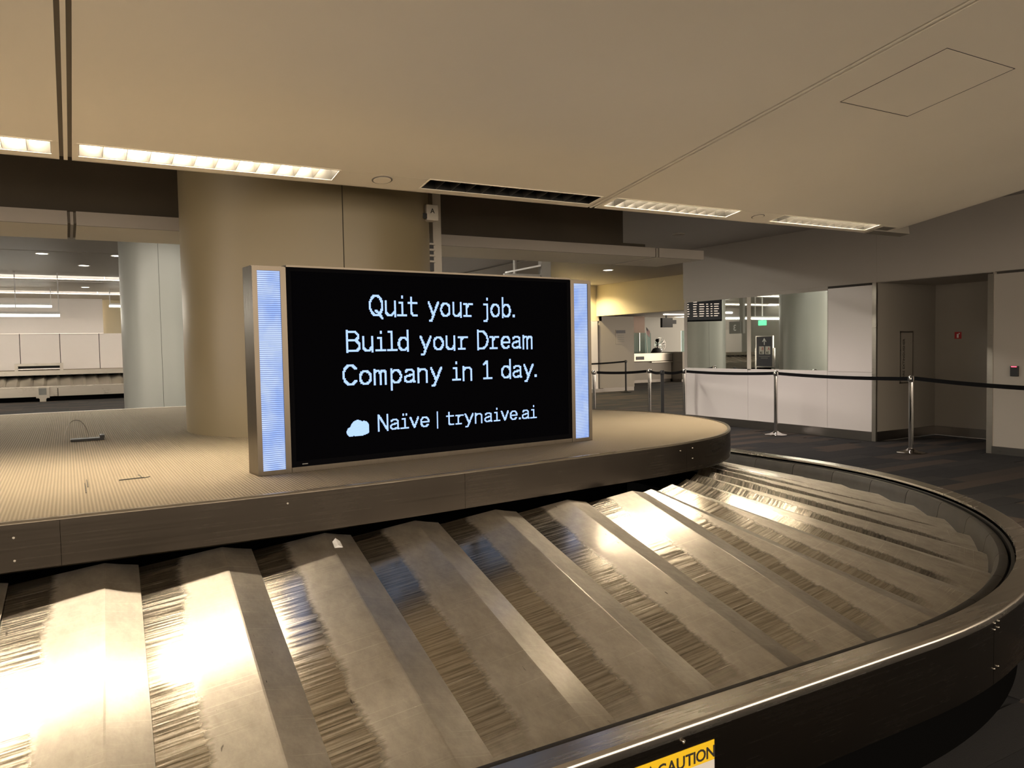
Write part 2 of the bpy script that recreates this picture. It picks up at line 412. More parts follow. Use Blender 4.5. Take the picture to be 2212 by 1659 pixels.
for (f0, f1, lit), lab in zip(FIX, ('lit louvred troffer cut off by the left edge of the photo', 'long lit louvred troffer above the wide beige column',
        'unlit louvred troffer with dark cells above the display', 'lit louvred troffer just right of the double ceiling joint', 'lit louvred troffer nearest the right wall')):
    troffer(f0, f1, lit, lab)
for x, r, lab in ((1.685, 0.062, 'round flush speaker in the lip between the long and the unlit troffer'), (4.88, 0.052, 'round flush speaker between the two right-hand troffers')):
    t = thing('ceiling_speaker', lab, 'speaker', S(x, 0.151), 'round speakers in the lamp slot')
    for nm, rr, n0, n1, mm in (('ring', r, -0.004, 0.0, 'ceil_groove'), ('grille', r*0.86, -0.006, -0.001, 'ceil')):
        v = []; 
        for n in (n0, n1):
            for i in range(28): v.append(S(x+rr*math.cos(2*PI*i/28), 0.151+rr*math.sin(2*PI*i/28), n))
        f = [(i, (i+1) % 28, 28+(i+1) % 28, 28+i) for i in range(28)]+[tuple(range(28)), tuple(range(55, 27, -1))]
        mesh(nm, v, f, M[mm], t)

# ---- second cloud behind the column and the dark plenum above it
ceil2 = struct(thing('ceiling', 'grey beige ceiling strip with front lip beyond the dark gap', 'ceiling'))
Y2 = 6.85; sx = [-8.0, 0.075, 5.886, 6.60]
for i in range(3):
    a, b = sx[i]+0.03*(i > 0), sx[i+1]-0.03*(i < 2)
    box('lip_panel', a, b, Y2, Y2+0.03, 2.50, 2.605, M['wall_up'], ceil2)
    box('soffit_panel', a, b, Y2+0.03, 7.70, 2.50, 2.53, M['ceil'], ceil2)
    mesh('slope_panel', [(a, 7.70, 2.50), (b, 7.70, 2.50), (b, 10.6, 2.96), (a, 10.6, 2.96), (a, 7.70, 2.53), (b, 7.70, 2.53), (b, 10.6, 2.99), (a, 10.6, 2.99)], BF, M['ceil'], ceil2)
for x in sx[1:3]:
    box('joint_rib', x-0.010, x+0.010, Y2+0.004, 7.70, 2.502, 2.60, M['wall_up'], ceil2)
    box('joint_backing', x-0.05, x+0.05, Y2+0.02, 7.70, 2.515, 2.60, M['ceil_groove'], ceil2)
plen = struct(thing('wall_plenum', 'dark brown plenum face above the second ceiling strip', 'wall'))
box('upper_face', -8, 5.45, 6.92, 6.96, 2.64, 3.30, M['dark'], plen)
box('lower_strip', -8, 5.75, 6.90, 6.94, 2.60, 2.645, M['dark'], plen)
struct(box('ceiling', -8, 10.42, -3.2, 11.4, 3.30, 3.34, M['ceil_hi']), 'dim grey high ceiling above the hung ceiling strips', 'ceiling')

# ---- right wall with white panels, mirror and bulkhead
WX = 10.405
wr = struct(thing('wall_right', 'right wall of white panels with a mirror strip and grey bulkhead', 'wall'))
box('wall_core', WX+0.025, WX+0.30, 7.31, 11.35, 0.0, 3.30, M['wall_up'], wr)
box('bulkhead', WX-0.005, WX+0.03, 7.235, 11.36, 2.366, 3.30, M['wall_up'], wr)
box('bulkhead', WX-0.005, WX+0.03, -3.2, 7.232, 2.366, 3.30, M['wall_up'], wr)
box('mirror_header', WX+0.004, WX+0.03, 8.09, 11.33, 2.305, 2.366, M['wall_up'], wr)
for y0, y1 in ((9.733, 11.33), (8.088, 9.727), (7.30, 8.082)): box('wall_panel', WX, WX+0.025, y0, y1, 0.140, 1.03, M['panel_w'], wr)
box('wall_panel', WX, WX+0.025, 7.30, 8.075, 1.034, 2.330, M['panel_w'], wr)
box('shadow_gap', WX+0.018, WX+0.03, 7.30, 8.09, 2.330, 2.366, M['joint'], wr)
box('mirror_panel', WX+0.008, WX+0.020, 9.75, 11.27, 1.045, 2.305, M['mirror'], wr)
box('mirror_panel', WX+0.008, WX+0.020, 8.088, 9.665, 1.045, 2.305, M['mirror'], wr)
box('mullion', WX+0.002, WX+0.022, 9.665, 9.750, 1.03, 2.305, M['plastic'], wr)
box('mirror_sill', WX+0.002, WX+0.03, 8.088, 11.33, 1.03, 1.045, M['panel_w'], wr)
box('end_trim', WX+0.0, WX+0.03, 11.27, 11.345, 1.045, 2.305, M['wall_up'], wr)
box('corner_post', WX-0.006, WX+0.03, 7.235, 7.30, 0.0, 2.362, M['steel'], wr)
struct(box('baseboard_right', WX-0.012, WX+0.02, 7.30, 11.34, 0.0, 0.140, M['steel_base']), 'brushed steel baseboard under the white wall panels', 'baseboard')
rec = struct(thing('wall_recess', 'shaded wall recess with fire cabinet beside the white panels', 'wall'))
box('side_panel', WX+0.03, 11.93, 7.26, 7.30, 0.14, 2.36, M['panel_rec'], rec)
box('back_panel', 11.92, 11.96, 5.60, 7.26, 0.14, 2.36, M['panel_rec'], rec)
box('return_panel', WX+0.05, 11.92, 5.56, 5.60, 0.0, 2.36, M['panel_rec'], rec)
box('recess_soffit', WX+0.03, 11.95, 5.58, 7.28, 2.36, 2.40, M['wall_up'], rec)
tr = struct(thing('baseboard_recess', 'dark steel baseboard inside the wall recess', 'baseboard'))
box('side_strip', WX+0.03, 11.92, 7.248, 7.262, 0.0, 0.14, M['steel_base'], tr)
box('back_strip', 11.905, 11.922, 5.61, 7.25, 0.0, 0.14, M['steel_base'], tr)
wr2 = struct(thing('wall_right_near', 'grey wall panel with card reader at the right edge', 'wall'))
box('wall_panel', WX+0.045, WX+0.08, 2.6, 5.585, 0.10, 2.335, M['panel_g'], wr2)
box('wall_panel', WX+0.045, WX+0.08, -3.2, 2.59, 0.10, 2.335, M['panel_g'], wr2)
box('wall_core', WX+0.09, WX+0.30, -3.2, 5.55, 0.0, 3.29, M['wall_up'], wr2)
box('shadow_gap', WX+0.055, WX+0.092, -3.2, 5.58, 2.335, 2.366, M['joint'], wr2)
box('edge_post', WX+0.035, WX+0.085, 5.585, 5.66, 0.0, 2.345, M['steel'], wr2)
box('joint_gap', WX+0.06, WX+0.09, 5.575, 5.590, 0.1, 2.335, M['joint'], wr2)
struct(box('baseboard_right_near', WX+0.03, WX+0.07, -3.2, 5.59, 0.0, 0.10, M['steel_base']), 'brushed steel baseboard under the grey wall with card reader', 'baseboard')
# things on the recess walls
t = thing('fire_extinguisher_cabinet', 'narrow flush fire extinguisher cabinet with vertical lettering in the recess', 'cabinet', (11.17, 7.26, 0.9))
mb = MB()
for a in ((11.01, 11.03, 7.252, 7.262, 0.84, 1.64), (11.32, 11.34, 7.252, 7.262, 0.84, 1.64), (11.01, 11.34, 7.252, 7.262, 1.615, 1.64), (11.01, 11.34, 7.252, 7.262, 0.84, 0.86)): mb.box(*a)
mb.out('frame', M['steel_base'], t)
box('door', 11.03, 11.32, 7.255, 7.261, 0.86, 1.615, M['panel_rec'], t)
text_mesh('lettering', 'FIRE EXTINGUISHER', 0.068, M['ink'], (11.125, 7.254, 1.22), (0, 0, 1), (-1, 0, 0), t)['kind'] = 'stuff'
t = thing('fire_sign', 'small square red fire extinguisher sign on the recess back wall', 'sign', (11.915, 6.9, 1.51))
box('plate', 11.912, 11.92, 6.845, 6.95, 1.510, 1.615, M['red'], t, 0.002)
box('pictogram', 11.909, 11.912, 6.885, 6.912, 1.525, 1.585, M['white'], t)
box('pictogram_hose', 11.909, 11.912, 6.868, 6.885, 1.58, 1.598, M['white'], t)
t = thing('card_reader', 'small black card reader with a red light bar on the grey wall', 'card reader', (WX+0.04, 5.317, 1.018))
box('body', WX+0.015, WX+0.045, 5.27, 5.365, 1.018, 1.150, M['postblack'], t, 0.004)
box('light_bar', WX+0.012, WX+0.016, 5.285, 5.350, 1.136, 1.146, M['led_red'], t)
# wall-wash lamps added out of view in the high ceiling to brighten the panels
for i, (x, y) in enumerate(((8.7, 9.6), (8.7, 8.15), (8.7, 6.75), (8.7, 11.1))):
    t = thing('added_wall_lamp', ('added unseen lamp over the mirror strip', 'added unseen lamp over the tall white panel', 'added unseen lamp in front of the wall recess', 'added unseen lamp by the left end of the mirror strip')[i], 'ceiling light', (x, y, 3.29), 'added wall wash lamps in the high ceiling')
    MB().lathe((x, y, 3.285), [(0.10, 0.0), (0.10, 0.014), (0.075, 0.014), (0.075, 0.0)], 24, cap=False).out('trim_ring', M['plastic'], t)
    la = bpy.data.lights.new('downlight', 'SPOT'); la.energy = (46, 62, 8, 34)[i]; la.color = (1.0, 0.86, 0.80); la.spot_size = math.radians(112); la.spot_blend = 0.35; la.shadow_soft_size = 0.75
    lo = bpy.data.objects.new('lamp', la); link(lo, t); lo.location = (x, y, 3.27)

# ================================================================== COLUMNS
def column(cx, cy, r, z0, z1, m, label, seams, group=None, name='column'):
    t = thing(name, label, 'column', (cx, cy, z0), group)
    seams = sorted(seams); g = 0.006/r
    for i, a in enumerate(seams):
        b = seams[(i+1) % len(seams)]; b = b if b > a else b+2*PI
        n = max(8, int((b-a)/0.06))
        o = MB().lathe((cx, cy, 0), [(r-0.02, z0), (r, z0), (r, z1), (r-0.02, z1)], n, a+g/2, b-g/2).out('cladding_panel', m, t)
        smooth_by_angle(o, 40)
    MB().lathe((cx, cy, 0), [(r-0.008, z0+0.001), (r-0.008, z1-0.001)], 48, cap=False).out('joint_backing', M['joint'], t, True)
    return t
# near column on the island: placed from its base outline
CX1, CY1, CR1 = 1.70, 6.13, 0.945
a_seam = -1.60
column(CX1, CY1, CR1, 0.92, 3.29, M['column'], 'wide round beige column standing on the carousel island behind the display', [a_seam, a_seam+PI*2/3, a_seam+PI*4/3])
WC = column(1.60, 15.75, 0.72, 0.0, 3.60, M['column_w'], 'white round column far left, seen between the beige column and the distant carousel', [-1.75, -1.75+PI*2/3, -1.75+PI*4/3], 'white columns in the far hall')
column(5.72, 15.9, 0.72, 0.0, 3.60, M['column_w'], 'white round column seen only in the mirror strip behind the flight monitor', [-1.2, -1.2+PI*2/3, -1.2+PI*4/3], 'white columns in the far hall')
t = thing('floor_socket', 'small black oval socket low on the white column', 'socket', (1.13, 15.1, 0.2))
a = -2.40; MB().tube((1.6+0.715*math.cos(a), 15.75+0.715*math.sin(a), 0.36), (1.6+0.735*math.cos(a), 15.75+0.735*math.sin(a), 0.36), 0.055, 14).out('plate', M['black'], t)
t = thing('call_box', 'pale call box on the white column seen in the mirror strip', 'call box', (6.44, 15.9, 1.95))
box('case', 6.435, 6.48, 15.80, 15.94, 1.95, 2.10, M['plastic'], t, 0.005); box('button', 6.478, 6.488, 15.85, 15.89, 2.0, 2.05, M['grey'], t)
# things beside the near column
t = thing('riser_post', 'slim square beige riser post just right of the wide column', 'post', (2.955, 6.48, 0.92))
box('riser_face', 2.914, 2.998, 6.45, 6.53, 0.92, 3.28, M['plastic'], t, 0.004); box('riser_cap', 2.909, 3.003, 6.445, 6.535, 3.28, 3.298, M['plastic'], t)
t = thing('alarm_box', 'small pale box marked A high on the right side of the wide column', 'box', (2.49, 5.56, 2.49))
box('case', 2.435, 2.535, 5.50, 5.59, 2.49, 2.61, M['plastic'], t, 0.004)
box('bracket', 2.40, 2.44, 5.50, 5.545, 2.50, 2.54, M['black'], t)
text_mesh('letter', 'A', 0.05, M['ink'], (2.485, 5.498, 2.545), (1, 0, 0), (0, 0, 1), t)
t = thing('louvred_sounder', 'small dark sounder with pale slats between wide column and riser post', 'sounder', (2.85, 6.4, 2.2))
box('case', 2.83, 2.90, 6.41, 6.49, 2.20, 2.46, M['postblack'], t)
for k in range(4): box('slat', 2.825, 2.905, 6.38, 6.415, 2.275+0.052*k, 2.292+0.052*k, M['plastic'], t)
box('bracket', 2.60, 2.835, 6.43, 6.47, 2.30, 2.34, M['black'], t)

# ================================================================== NEAR CAROUSEL
CC = (2.47, 4.50)
car = thing('baggage_carousel', 'large oval steel baggage carousel with overlapping sloped slats in the foreground', 'carousel', (0, 1.55, 0))
def path(x_start=-4.6, y_end=8.2, n_arc=40):
    out = [(x_start, CC[1], 0.0), (CC[0], CC[1], 0.0)]
    out += [(CC[0], CC[1], PI/2*k/n_arc) for k in range(1, n_arc+1)]
    out.append((CC[0], y_end, PI/2)); return out
def pt(s, r, z): return (s[0]+r*math.sin(s[2]), s[1]-r*math.cos(s[2]), z)
def sweep(name, prof, stations, m, parent, closed=True, sm=30):
    v = []; f = []; n = len(prof)
    for s in stations: v += [pt(s, r, z) for r, z in prof]
    for k in range(len(stations)-1):
        for i in range(n if closed else n-1):
            j = (i+1) % n; f.append((k*n+i, (k+1)*n+i, (k+1)*n+j, k*n+j))
    if closed:
        f.append(tuple(range(n))); f.append(tuple((len(stations)-1)*n+i for i in range(n-1, -1, -1)))
    return smooth_by_angle(mesh(name, v, f, m, parent), sm)
def sub(s0, s1, n=24):      # stretch of the path; s measured along the path from X=-4.6 (straight) then angle
    L1 = CC[0]+4.6
    def at(s):
        if s <= L1: return (-4.6+s, CC[1], 0.0)
        a = (s-L1)/3.0
        if a <= PI/2: return (CC[0], CC[1], a)
        return (CC[0], CC[1]+(a-PI/2)*3.0, PI/2)
    ks = [s0+(s1-s0)*k/n for k in range(n+1)]
    if s0 < L1 < s1: ks = sorted(ks+[L1])
    return [at(k) for k in ks]
L1 = CC[0]+4.6; LA = L1+3.0*PI/2; LT = LA+3.6
# trim and outer side
sideprof = [(2.995, 0.485), (2.995, 0.232), (2.985, 0.232), (2.985, 0.485)]
trimprof = [(2.905, 0.498), (2.989, 0.502)]+[(2.989+0.013*math.sin(k/6*PI/2), 0.489+0.013*math.cos(k/6*PI/2)) for k in range(7)]+[(2.998, 0.468), (2.975, 0.468), (2.905, 0.484)]
cuts = [0, L1-4.75, L1-2.3, L1+0.43, LA-1.6, LA+0.9, LT]
for i in range(len(cuts)-1):
    o = sweep('side_panel', sideprof, sub(cuts[i]+0.0015, cuts[i+1]-0.0015, 30), M['fascia'], car)
    if i == 2: side_near = o
    if i == 3: side_curve = o
tc = [0, L1-3.1, L1+3.15, LA+1.4, LT]
for i in range(len(tc)-1): sweep('rim_trim', trimprof, sub(tc[i]+0.001, tc[i+1]-0.001, 40), M['rim'], car)
sweep('toe_kick', [(2.915, 0.235), (2.915, 0.0), (2.86, 0.0), (2.86, 0.235)], sub(0, LT, 200), M['toe'], car)
sweep('inner_frame', [(2.90, 0.47), (2.90, 0.10), (2.885, 0.10), (2.885, 0.47)], sub(0, LT, 200), M['black'], car)
box('under_pan', -4.6, 2.4, 1.66, 4.0, 0.02, 0.10, M['toe'], car)
# screws on the joint plate of the curved side and the bolt near the caution label
def screw(a, z, r, parent, R=2.995):
    c = Vector((CC[0]+R*math.sin(a), CC[1]-R*math.cos(a), z)); d = Vector((math.sin(a), -math.cos(a), 0))
    MB().tube(c-d*0.004, c+d*0.003, r, 10, r*0.9).tube(c+d*0.003, c+d*0.005, r*0.8, 10, r*0.35).out('screw', M['screw'], parent, False)
box_a = 0.150
for da, z in ((-0.006, 0.462), (0.006, 0.462), (-0.006, 0.438), (0.006, 0.438), (-0.006, 0.292), (0.006, 0.292)): screw(box_a+da*1.0, z, 0.0042, side_curve)
c = (1.364, 1.505, 0.458); MB().tube(c, (1.364, 1.4995, 0.458), 0.006, 12).tube((1.364, 1.4995, 0.458), (1.364, 1.496, 0.458), 0.005, 12, 0.002).out('bolt', M['screw'], side_near)

# slats and bumper segments
R_IN, R_OUT = 1.30, 2.80
def zs(R): return 0.355+0.235*(2.76-R)
PITCH, DA, SKEW = 0.412, 0.149, 0.045
PROF = [(-0.13, -0.014), (0.0, 0.0), (0.06, 0.0068), (0.12, 0.0136), (0.18, 0.0204), (0.24, 0.0272), (0.295, 0.0332), (0.301, 0.0331), (0.35, 0.0218), (PITCH, 0.0098)]
def slat_mesh(taper):
    v = []; f = []; n = len(PROF); Rs = [R_OUT+(0.03 if taper else 0.0), 2.45, 2.05, 1.65, R_IN]
    for th in (0.0, -0.003):
        for R in Rs:
            k = (R*DA+0.015)/PITCH if taper else 1.0
            for x, h in PROF: v.append(((x*k if x > 0 else x)-(R-2.0)*SKEW*(0 if taper else 1), -(R-R_IN), zs(R)+h*(1.0 if not taper else min(1.0, 0.55+0.45*k))+th))
    m = len(Rs); off = m*n
    for a in range(m-1):
        for b in range(n-1):
            f.append((a*n+b, a*n+b+1, (a+1)*n+b+1, (a+1)*n+b))
            f.append((off+a*n+b, off+(a+1)*n+b, off+(a+1)*n+b+1, off+a*n+b+1))
    for b in range(n-1):
        f.append((b, off+b, off+b+1, b+1)); q = (m-1)*n; f.append((q+b, q+b+1, off+q+b+1, off+q+b))
    for a in range(m-1):
        f.append((a*n, (a+1)*n, off+(a+1)*n, off+a*n)); q = n-1; f.append((a*n+q, off+a*n+q, off+(a+1)*n+q, (a+1)*n+q))
    me = bpy.data.meshes.new('slat'); me.from_pydata(v, [], f); me.materials.append(M['slat']); me.update()
    me.polygons.foreach_set('use_smooth', [True]*len(me.polygons)); me.set_sharp_from_angle(angle=math.radians(2.5)); return me
def bumper_mesh(taper):
    prof = [(2.792, zs(2.79)+0.0), (2.800, zs(2.79)+0.014), (2.808, 0.375), (2.815, 0.42), (2.822, 0.448), (2.836, 0.466), (2.855, 0.470), (2.872, 0.462), (2.878, 0.44), (2.878, 0.33), (2.792, zs(2.79)-0.01)]
    wdt = PITCH-0.004; n = len(prof); v = []; f = []
    NX = 5
    for k in range(NX):
        u = k/(NX-1)
        for R, z in prof:
            if taper:
                a = DA*u*0.988+DA*0.006; v.append((R*math.sin(a), R_IN-R*math.cos(a), z))
            else: v.append((u*wdt+0.002, -(R-R_IN), z))
    for k in range(NX-1):
        for i in range(n):
            j = (i+1) % n; f.append((k*n+i, (k+1)*n+i, (k+1)*n+j, k*n+j))
    f.append(tuple(range(n))); f.append(tuple((NX-1)*n+i for i in range(n-1, -1, -1)))
    me = bpy.data.meshes.new('bumper'); me.from_pydata(v, [], f); me.materials.append(M['bumper']); me.update()
    me.polygons.foreach_set('use_smooth', [True]*len(me.polygons)); me.set_sharp_from_angle(angle=math.radians(40)); return me
SM, SMT, BM, BMT = slat_mesh(False), slat_mesh(True), bumper_mesh(False), bumper_mesh(True)
def place_slat(x, y, a, taper):
    for nm, me in (('slat', SMT if taper else SM), ('bumper', BMT if taper else BM)):
        o = bpy.data.objects.new(nm, me); link(o, car); o.location = (x, y, 0); o.rotation_euler = (0, 0, a)
E0 = 0.172                    # left start of slat whose neighbour's edge lies at X = 0.186
k0 = -11; k1 = int((CC[0]-E0)/PITCH)    # straight run
for k in range(k0, k1+1): place_slat(E0+k*PITCH, CC[1]-R_IN, 0.0, False)
x_last = E0+(k1+1)*PITCH; a = (x_last-CC[0])/2.76
na = 0
while a < PI/2-0.02:
    place_slat(CC[0]+R_IN*math.sin(a), CC[1]-R_IN*math.cos(a), a, True); a += DA; na += 1
y = CC[1]+(a-PI/2)*2.76
while y < 8.0:
    place_slat(CC[0]+R_IN, y, PI/2, False); y += PITCH

# island
def catmull(pts, n=8):
    out = []
    for i in range(1, len(pts)-2):
        p0, p1, p2, p3 = map(Vector, pts[i-1:i+3])
        for k in range(n):
            t_ = k/n; out.append(0.5*((2*p1)+(p2-p0)*t_+(2*p0-5*p1+4*p2-p3)*t_*t_+(3*p1-p0-3*p2+p3)*t_**3))
    out.append(Vector(pts[-2])); return [(v[0], v[1]) for v in out]
front = [(-6.0, 2.745), (-4.6, 2.745), (-2.4, 2.745), (-0.2, 2.748), (0.5, 2.742), (1.0, 2.755), (1.5, 2.80), (2.0, 2.855), (2.45, 2.905), (2.75, 2.955), (3.091, 3.076), (3.383, 3.299), (3.604, 3.586), (3.741, 3.983), (3.757, 4.44), (3.60, 4.87), (3.25, 5.45), (2.6, 6.35), (1.85, 7.25), (1.2, 7.75), (0.5, 7.90), (-1.0, 7.90), (-4.6, 7.90), (-6, 7.9)]
front = [(x*1.16, y*1.16) for x, y in front]
edge = catmull(front, 8)
def dec(p, d):                        # offset outline inwards by d
    n = len(p); out = []
    for i in range(n):
        a_ = Vector(p[max(i-1, 0)]); b_ = Vector(p[min(i+1, n-1)]); t_ = (b_-a_).normalized(); out.append((p[i][0]-t_.y*d, p[i][1]+t_.x*d))
    return out
ZI, ZB = 0.92, 0.742
inner = dec(edge, 0.022)
n = len(inner)
deck = mesh('carpet_deck', [(x, y, ZI-0.02) for x, y in inner]+[(x, y, ZI) for x, y in inner], [tuple(range(n-1, -1, -1)), tuple(range(n, 2*n))]+[(i, (i+1) % n, n+(i+1) % n, n+i) for i in range(n)], M['island'], car)
def strip(name, pl, profile, m, parent, sm=35):      # profile: list of (inset, z)
    v = []; f = []; q = len(profile); offs = [dec(pl, d) for d, z in profile]
    for i in range(len(pl)):
        for (d, z), of in zip(profile, offs): v.append((of[i][0], of[i][1], z))
    for i in range(len(pl)-1):
        for j in range(q): f.append((i*q+j, (i+1)*q+j, (i+1)*q+(j+1) % q, i*q+(j+1) % q))
    f.append(tuple(range(q))); f.append(tuple((len(pl)-1)*q+j for j in range(q-1, -1, -1)))
    return smooth_by_angle(mesh(name, v, f, m, parent), sm)
fprof = [(0.0, ZI-0.004), (0.0, ZB+0.006), (0.006, ZB), (0.02, ZB), (0.02, ZI-0.004)]
tprof = [(-0.001, ZI-0.003), (0.004, ZI+0.004), (0.012, ZI+0.005), (0.021, ZI+0.003), (0.021, ZI-0.006), (0.0, ZI-0.006)]
def idx(x, y): return min(range(len(edge)), key=lambda i: (edge[i][0]-x*1.16)**2+(edge[i][1]-y*1.16)**2)
marks = [0, idx(-2.4, 2.745), idx(-0.105, 2.748), idx(1.35, 2.79), idx(2.70, 2.945), idx(3.757, 4.44), idx(1.2, 7.75), len(edge)-1]
fas = []
for a_, b_ in zip(marks, marks[1:]):
    pl = list(edge[a_:b_+1])
    t0 = (Vector(pl[1])-Vector(pl[0])).normalized()*0.0015; pl[0] = (pl[0][0]+t0.x, pl[0][1]+t0.y)
    fas.append(strip('fascia_panel', pl, fprof, M['fascia'], car))
strip('edge_trim', edge, tprof, M['steel'], car)
core = dec(edge, 0.72); n = len(core)
mesh('island_core', [(x, y, 0.0) for x, y in core]+[(x, y, ZI-0.03) for x, y in core], [tuple(range(n-1, -1, -1)), tuple(range(n, 2*n))]+[(i, (i+1) % n, n+(i+1) % n, n+i) for i in range(n)], M['toe'], car)
for (x, z, k) in ((2.66, 0.965, 3), (2.765, 0.968, 4), (2.765, 0.915, 4), (0.655, 0.965, 2), (-0.16, 0.955, 1), (-0.16, 0.885, 1)):
    i = idx(x, 2.9); x *= 1.16; z = 1.5-(1.5-z)*1.16; e0 = Vector(edge[i]); tt = (Vector(edge[min(i+1, len(edge)-1)])-Vector(edge[i-1])).normalized(); nn = Vector((tt.y, -tt.x)); yy = e0.y+(x-e0.x)*tt.y/tt.x
    MB().tube((x-nn.x*0.003, yy-nn.y*0.003, z), (x+nn.x*0.004, yy+nn.y*0.004, z), 0.006, 10, 0.004).out('screw', M['screw'], fas[k])

# caution label on the near side panel
t = thing('caution_label', 'yellow and white caution sticker on the carousel side panel', 'label', (1.3, 1.504, 0.28))
YL = 1.5035
box('yellow_band', 1.150, 1.476, YL, YL+0.0012, 0.378, 0.433, M['yellow'], t)
box('white_field', 1.150, 1.476, YL, YL+0.0012, 0.260, 0.378, M['labelwhite'], t)
cx_ = 1.276
for ch_ in 'CAUTION':
    o_ = text_mesh('letter', ch_, 0.0455, M['ink'], (0, YL-0.0003, 0.386), (1, 0, 0), (0, 0, 1), t, 'LEFT')
    x0_ = min(v.co.x for v in o_.data.vertices); x1_ = max(v.co.x for v in o_.data.vertices)
    o_.data.transform(Matrix.Translation((cx_-x0_, 0, 0))); cx_ += (x1_-x0_)+(0.0014 if ch_ in 'AT' else 0.0027)
tri = MB().add([(1.232, YL-0.0006, 0.387), (1.274, YL-0.0006, 0.387), (1.253, YL-0.0006, 0.424)], [(0, 1, 2)]); tri.out('warning_triangle', M['ink'], t)
MB().add([(1.2505, YL-0.0009, 0.395), (1.2555, YL-0.0009, 0.395), (1.2560, YL-0.0009, 0.410), (1.2500, YL-0.0009, 0.410)], [(0, 1, 2, 3)]).out('warning_mark', M['yellow'], t)
for o in car.children: pass

# small litter
t = thing('wire_hoop_bracket', 'flat dark bracket with thin wire hoop lying on the island carpet', 'bracket', (0.1, 5.98, 0.92))
MB().box(0.0, 0.20, 5.94, 6.03, 0.921, 0.936).box(0.175, 0.203, 5.94, 6.03, 0.936, 0.955).out('plate', M['black'], t)
MB().path([(0.037+0.072*math.cos(PI*k/14), 6.04, 0.922+0.137*math.sin(PI*k/14)) for k in range(15)], 0.0022, 6).out('wire_hoop', M['steel_base'], t)
t = thing('cable_stub', 'thin dark cable stub lying flat on the island carpet near its front edge', 'cable', (0.24, 3.965, 0.92))
MB().path([(0.186, 3.960, 0.9235), (0.24, 3.966, 0.924), (0.292, 3.973, 0.9235)], 0.0028).out('cable', M['black'], t)
MB().path([(0.285, 3.971, 0.922), (0.281, 4.05, 0.923), (0.274, 4.09, 0.922)], 0.0018).path([(0.292, 3.973, 0.922), (0.318, 4.0, 0.922)], 0.0018).out('frayed_wires', M['black'], t)
for dx, y0, y1, lab in ((0.048, 3.69, 3.97, 'longer of two dark carpet thread snags left of the cable stub'), (0.058, 3.85, 4.08, 'shorter of two dark carpet thread snags left of the cable stub')):
    tag(MB().path([(dx, y0, 0.922), (dx+0.001, (y0+y1)/2, 0.923), (dx, y1, 0.922)], 0.0018).out('carpet_snag', M['black']), lab, 'thread', 'dark threads on the island carpet')
t = thing('paper_scrap', 'tiny white scrap of paper on the slats under the island edge', 'paper', (0.92, 3.05, 0.68))
mesh('scrap', [(0.905, 3.03, 0.706), (0.937, 3.02, 0.706), (0.940, 3.07, 0.720), (0.923, 3.075, 0.735), (0.908, 3.07, 0.722), (0.922, 3.035, 0.714)], [(0, 1, 5), (1, 2, 5), (2, 3, 5), (3, 4, 5), (4, 0, 5)], M['white'], t)

# ================================================================== DISPLAY
FL = Vector((0.752, 3.687, 0.92)); FR = Vector((2.787, 3.862, 0.92)); SD = 1.16       # drawn at 1/SD
U = (FR-FL).normalized(); NRM = Vector((U.y, -U.x, 0))       # towards the viewer
WD = (FR-FL).length/SD
def D(u, d, z): return FL+(U*u-NRM*d+Vector((0, 0, z-1.0)))*SD       # d = depth behind the front face
def dbox(mb, u0, u1, d0, d1, z0, z1):
    v = [D(u0, d0, z0), D(u1, d0, z0), D(u1, d1, z0), D(u0, d1, z0), D(u0, d0, z1), D(u1, d0, z1), D(u1, d1, z1), D(u0, d1, z1)]
    return mb.add(v, BF)
disp = thing('digital_display', 'wide digital advertising display with pale blue side strips on the island', 'display', tuple(D(WD/2, 0.06, 1.0)))
TH = 0.127; ZT = 1.848
def ringframe(name, u0, u1, z0, z1, iu0, iu1, iz0, iz1):
    mb = MB()
    dbox(mb, u0, iu0, 0, 0.012, z0, z1); dbox(mb, iu1, u1, 0, 0.012, z0, z1); dbox(mb, iu0, iu1, 0, 0.012, z0, iz0); dbox(mb, iu0, iu1, 0, 0.012, iz1, z1)
    return mb.out(name, M['frame'], disp)
ringframe('column_front', 0.0, 0.136, 1.001, ZT-0.006, 0.020, 0.113, 1.019, ZT-0.022)
ringframe('column_front', WD-0.136, WD, 1.001, ZT-0.006, WD-0.113, WD-0.020, 1.019, ZT-0.022)
for u0, u1 in ((0.020, 0.113), (WD-0.113, WD-0.020)): dbox(MB(), u0, u1, 0.006, 0.012, 1.019, ZT-0.022).out('led_strip', M['led'], disp)
for u0, u1 in ((0.0, 0.136), (WD-0.136, WD)):
    mb = MB(); dbox(mb, u0, u0+0.004 if u0 == 0 else u0+0.002, 0.012, TH, 1.001, ZT-0.006); dbox(mb, u1-0.004, u1, 0.012, TH, 1.001, ZT-0.006); dbox(mb, u0, u1, 0.012, TH, ZT-0.006, ZT-0.002); dbox(mb, u0, u1, TH-0.004, TH, 1.001, ZT-0.006)
    mb.out('column_casing', M['frame'], disp)
mb = MB(); dbox(mb, 0.138, WD-0.138, 0.0, TH, 1.001, 1.022); mb.out('base_rail', M['frame'], disp)
mb = MB(); dbox(mb, 0.138, WD-0.138, 0.0, TH, ZT-0.004, ZT+0.004); mb.out('top_rail', M['frame'], disp)
mb = MB(); dbox(mb, 0.138, WD-0.138, 0.010, TH-0.01, 1.022, ZT-0.004); mb.out('screen_body', M['bezel'], disp)
mb = MB()
for a in ((0.138, 0.158, 1.022, ZT-0.004), (WD-0.158, WD-0.138, 1.022, ZT-0.004), (0.158, WD-0.158, 1.022, 1.046), (0.158, WD-0.158, ZT-0.020, ZT-0.004)): dbox(mb, a[0], a[1], 0.003, 0.010, a[2], a[3])
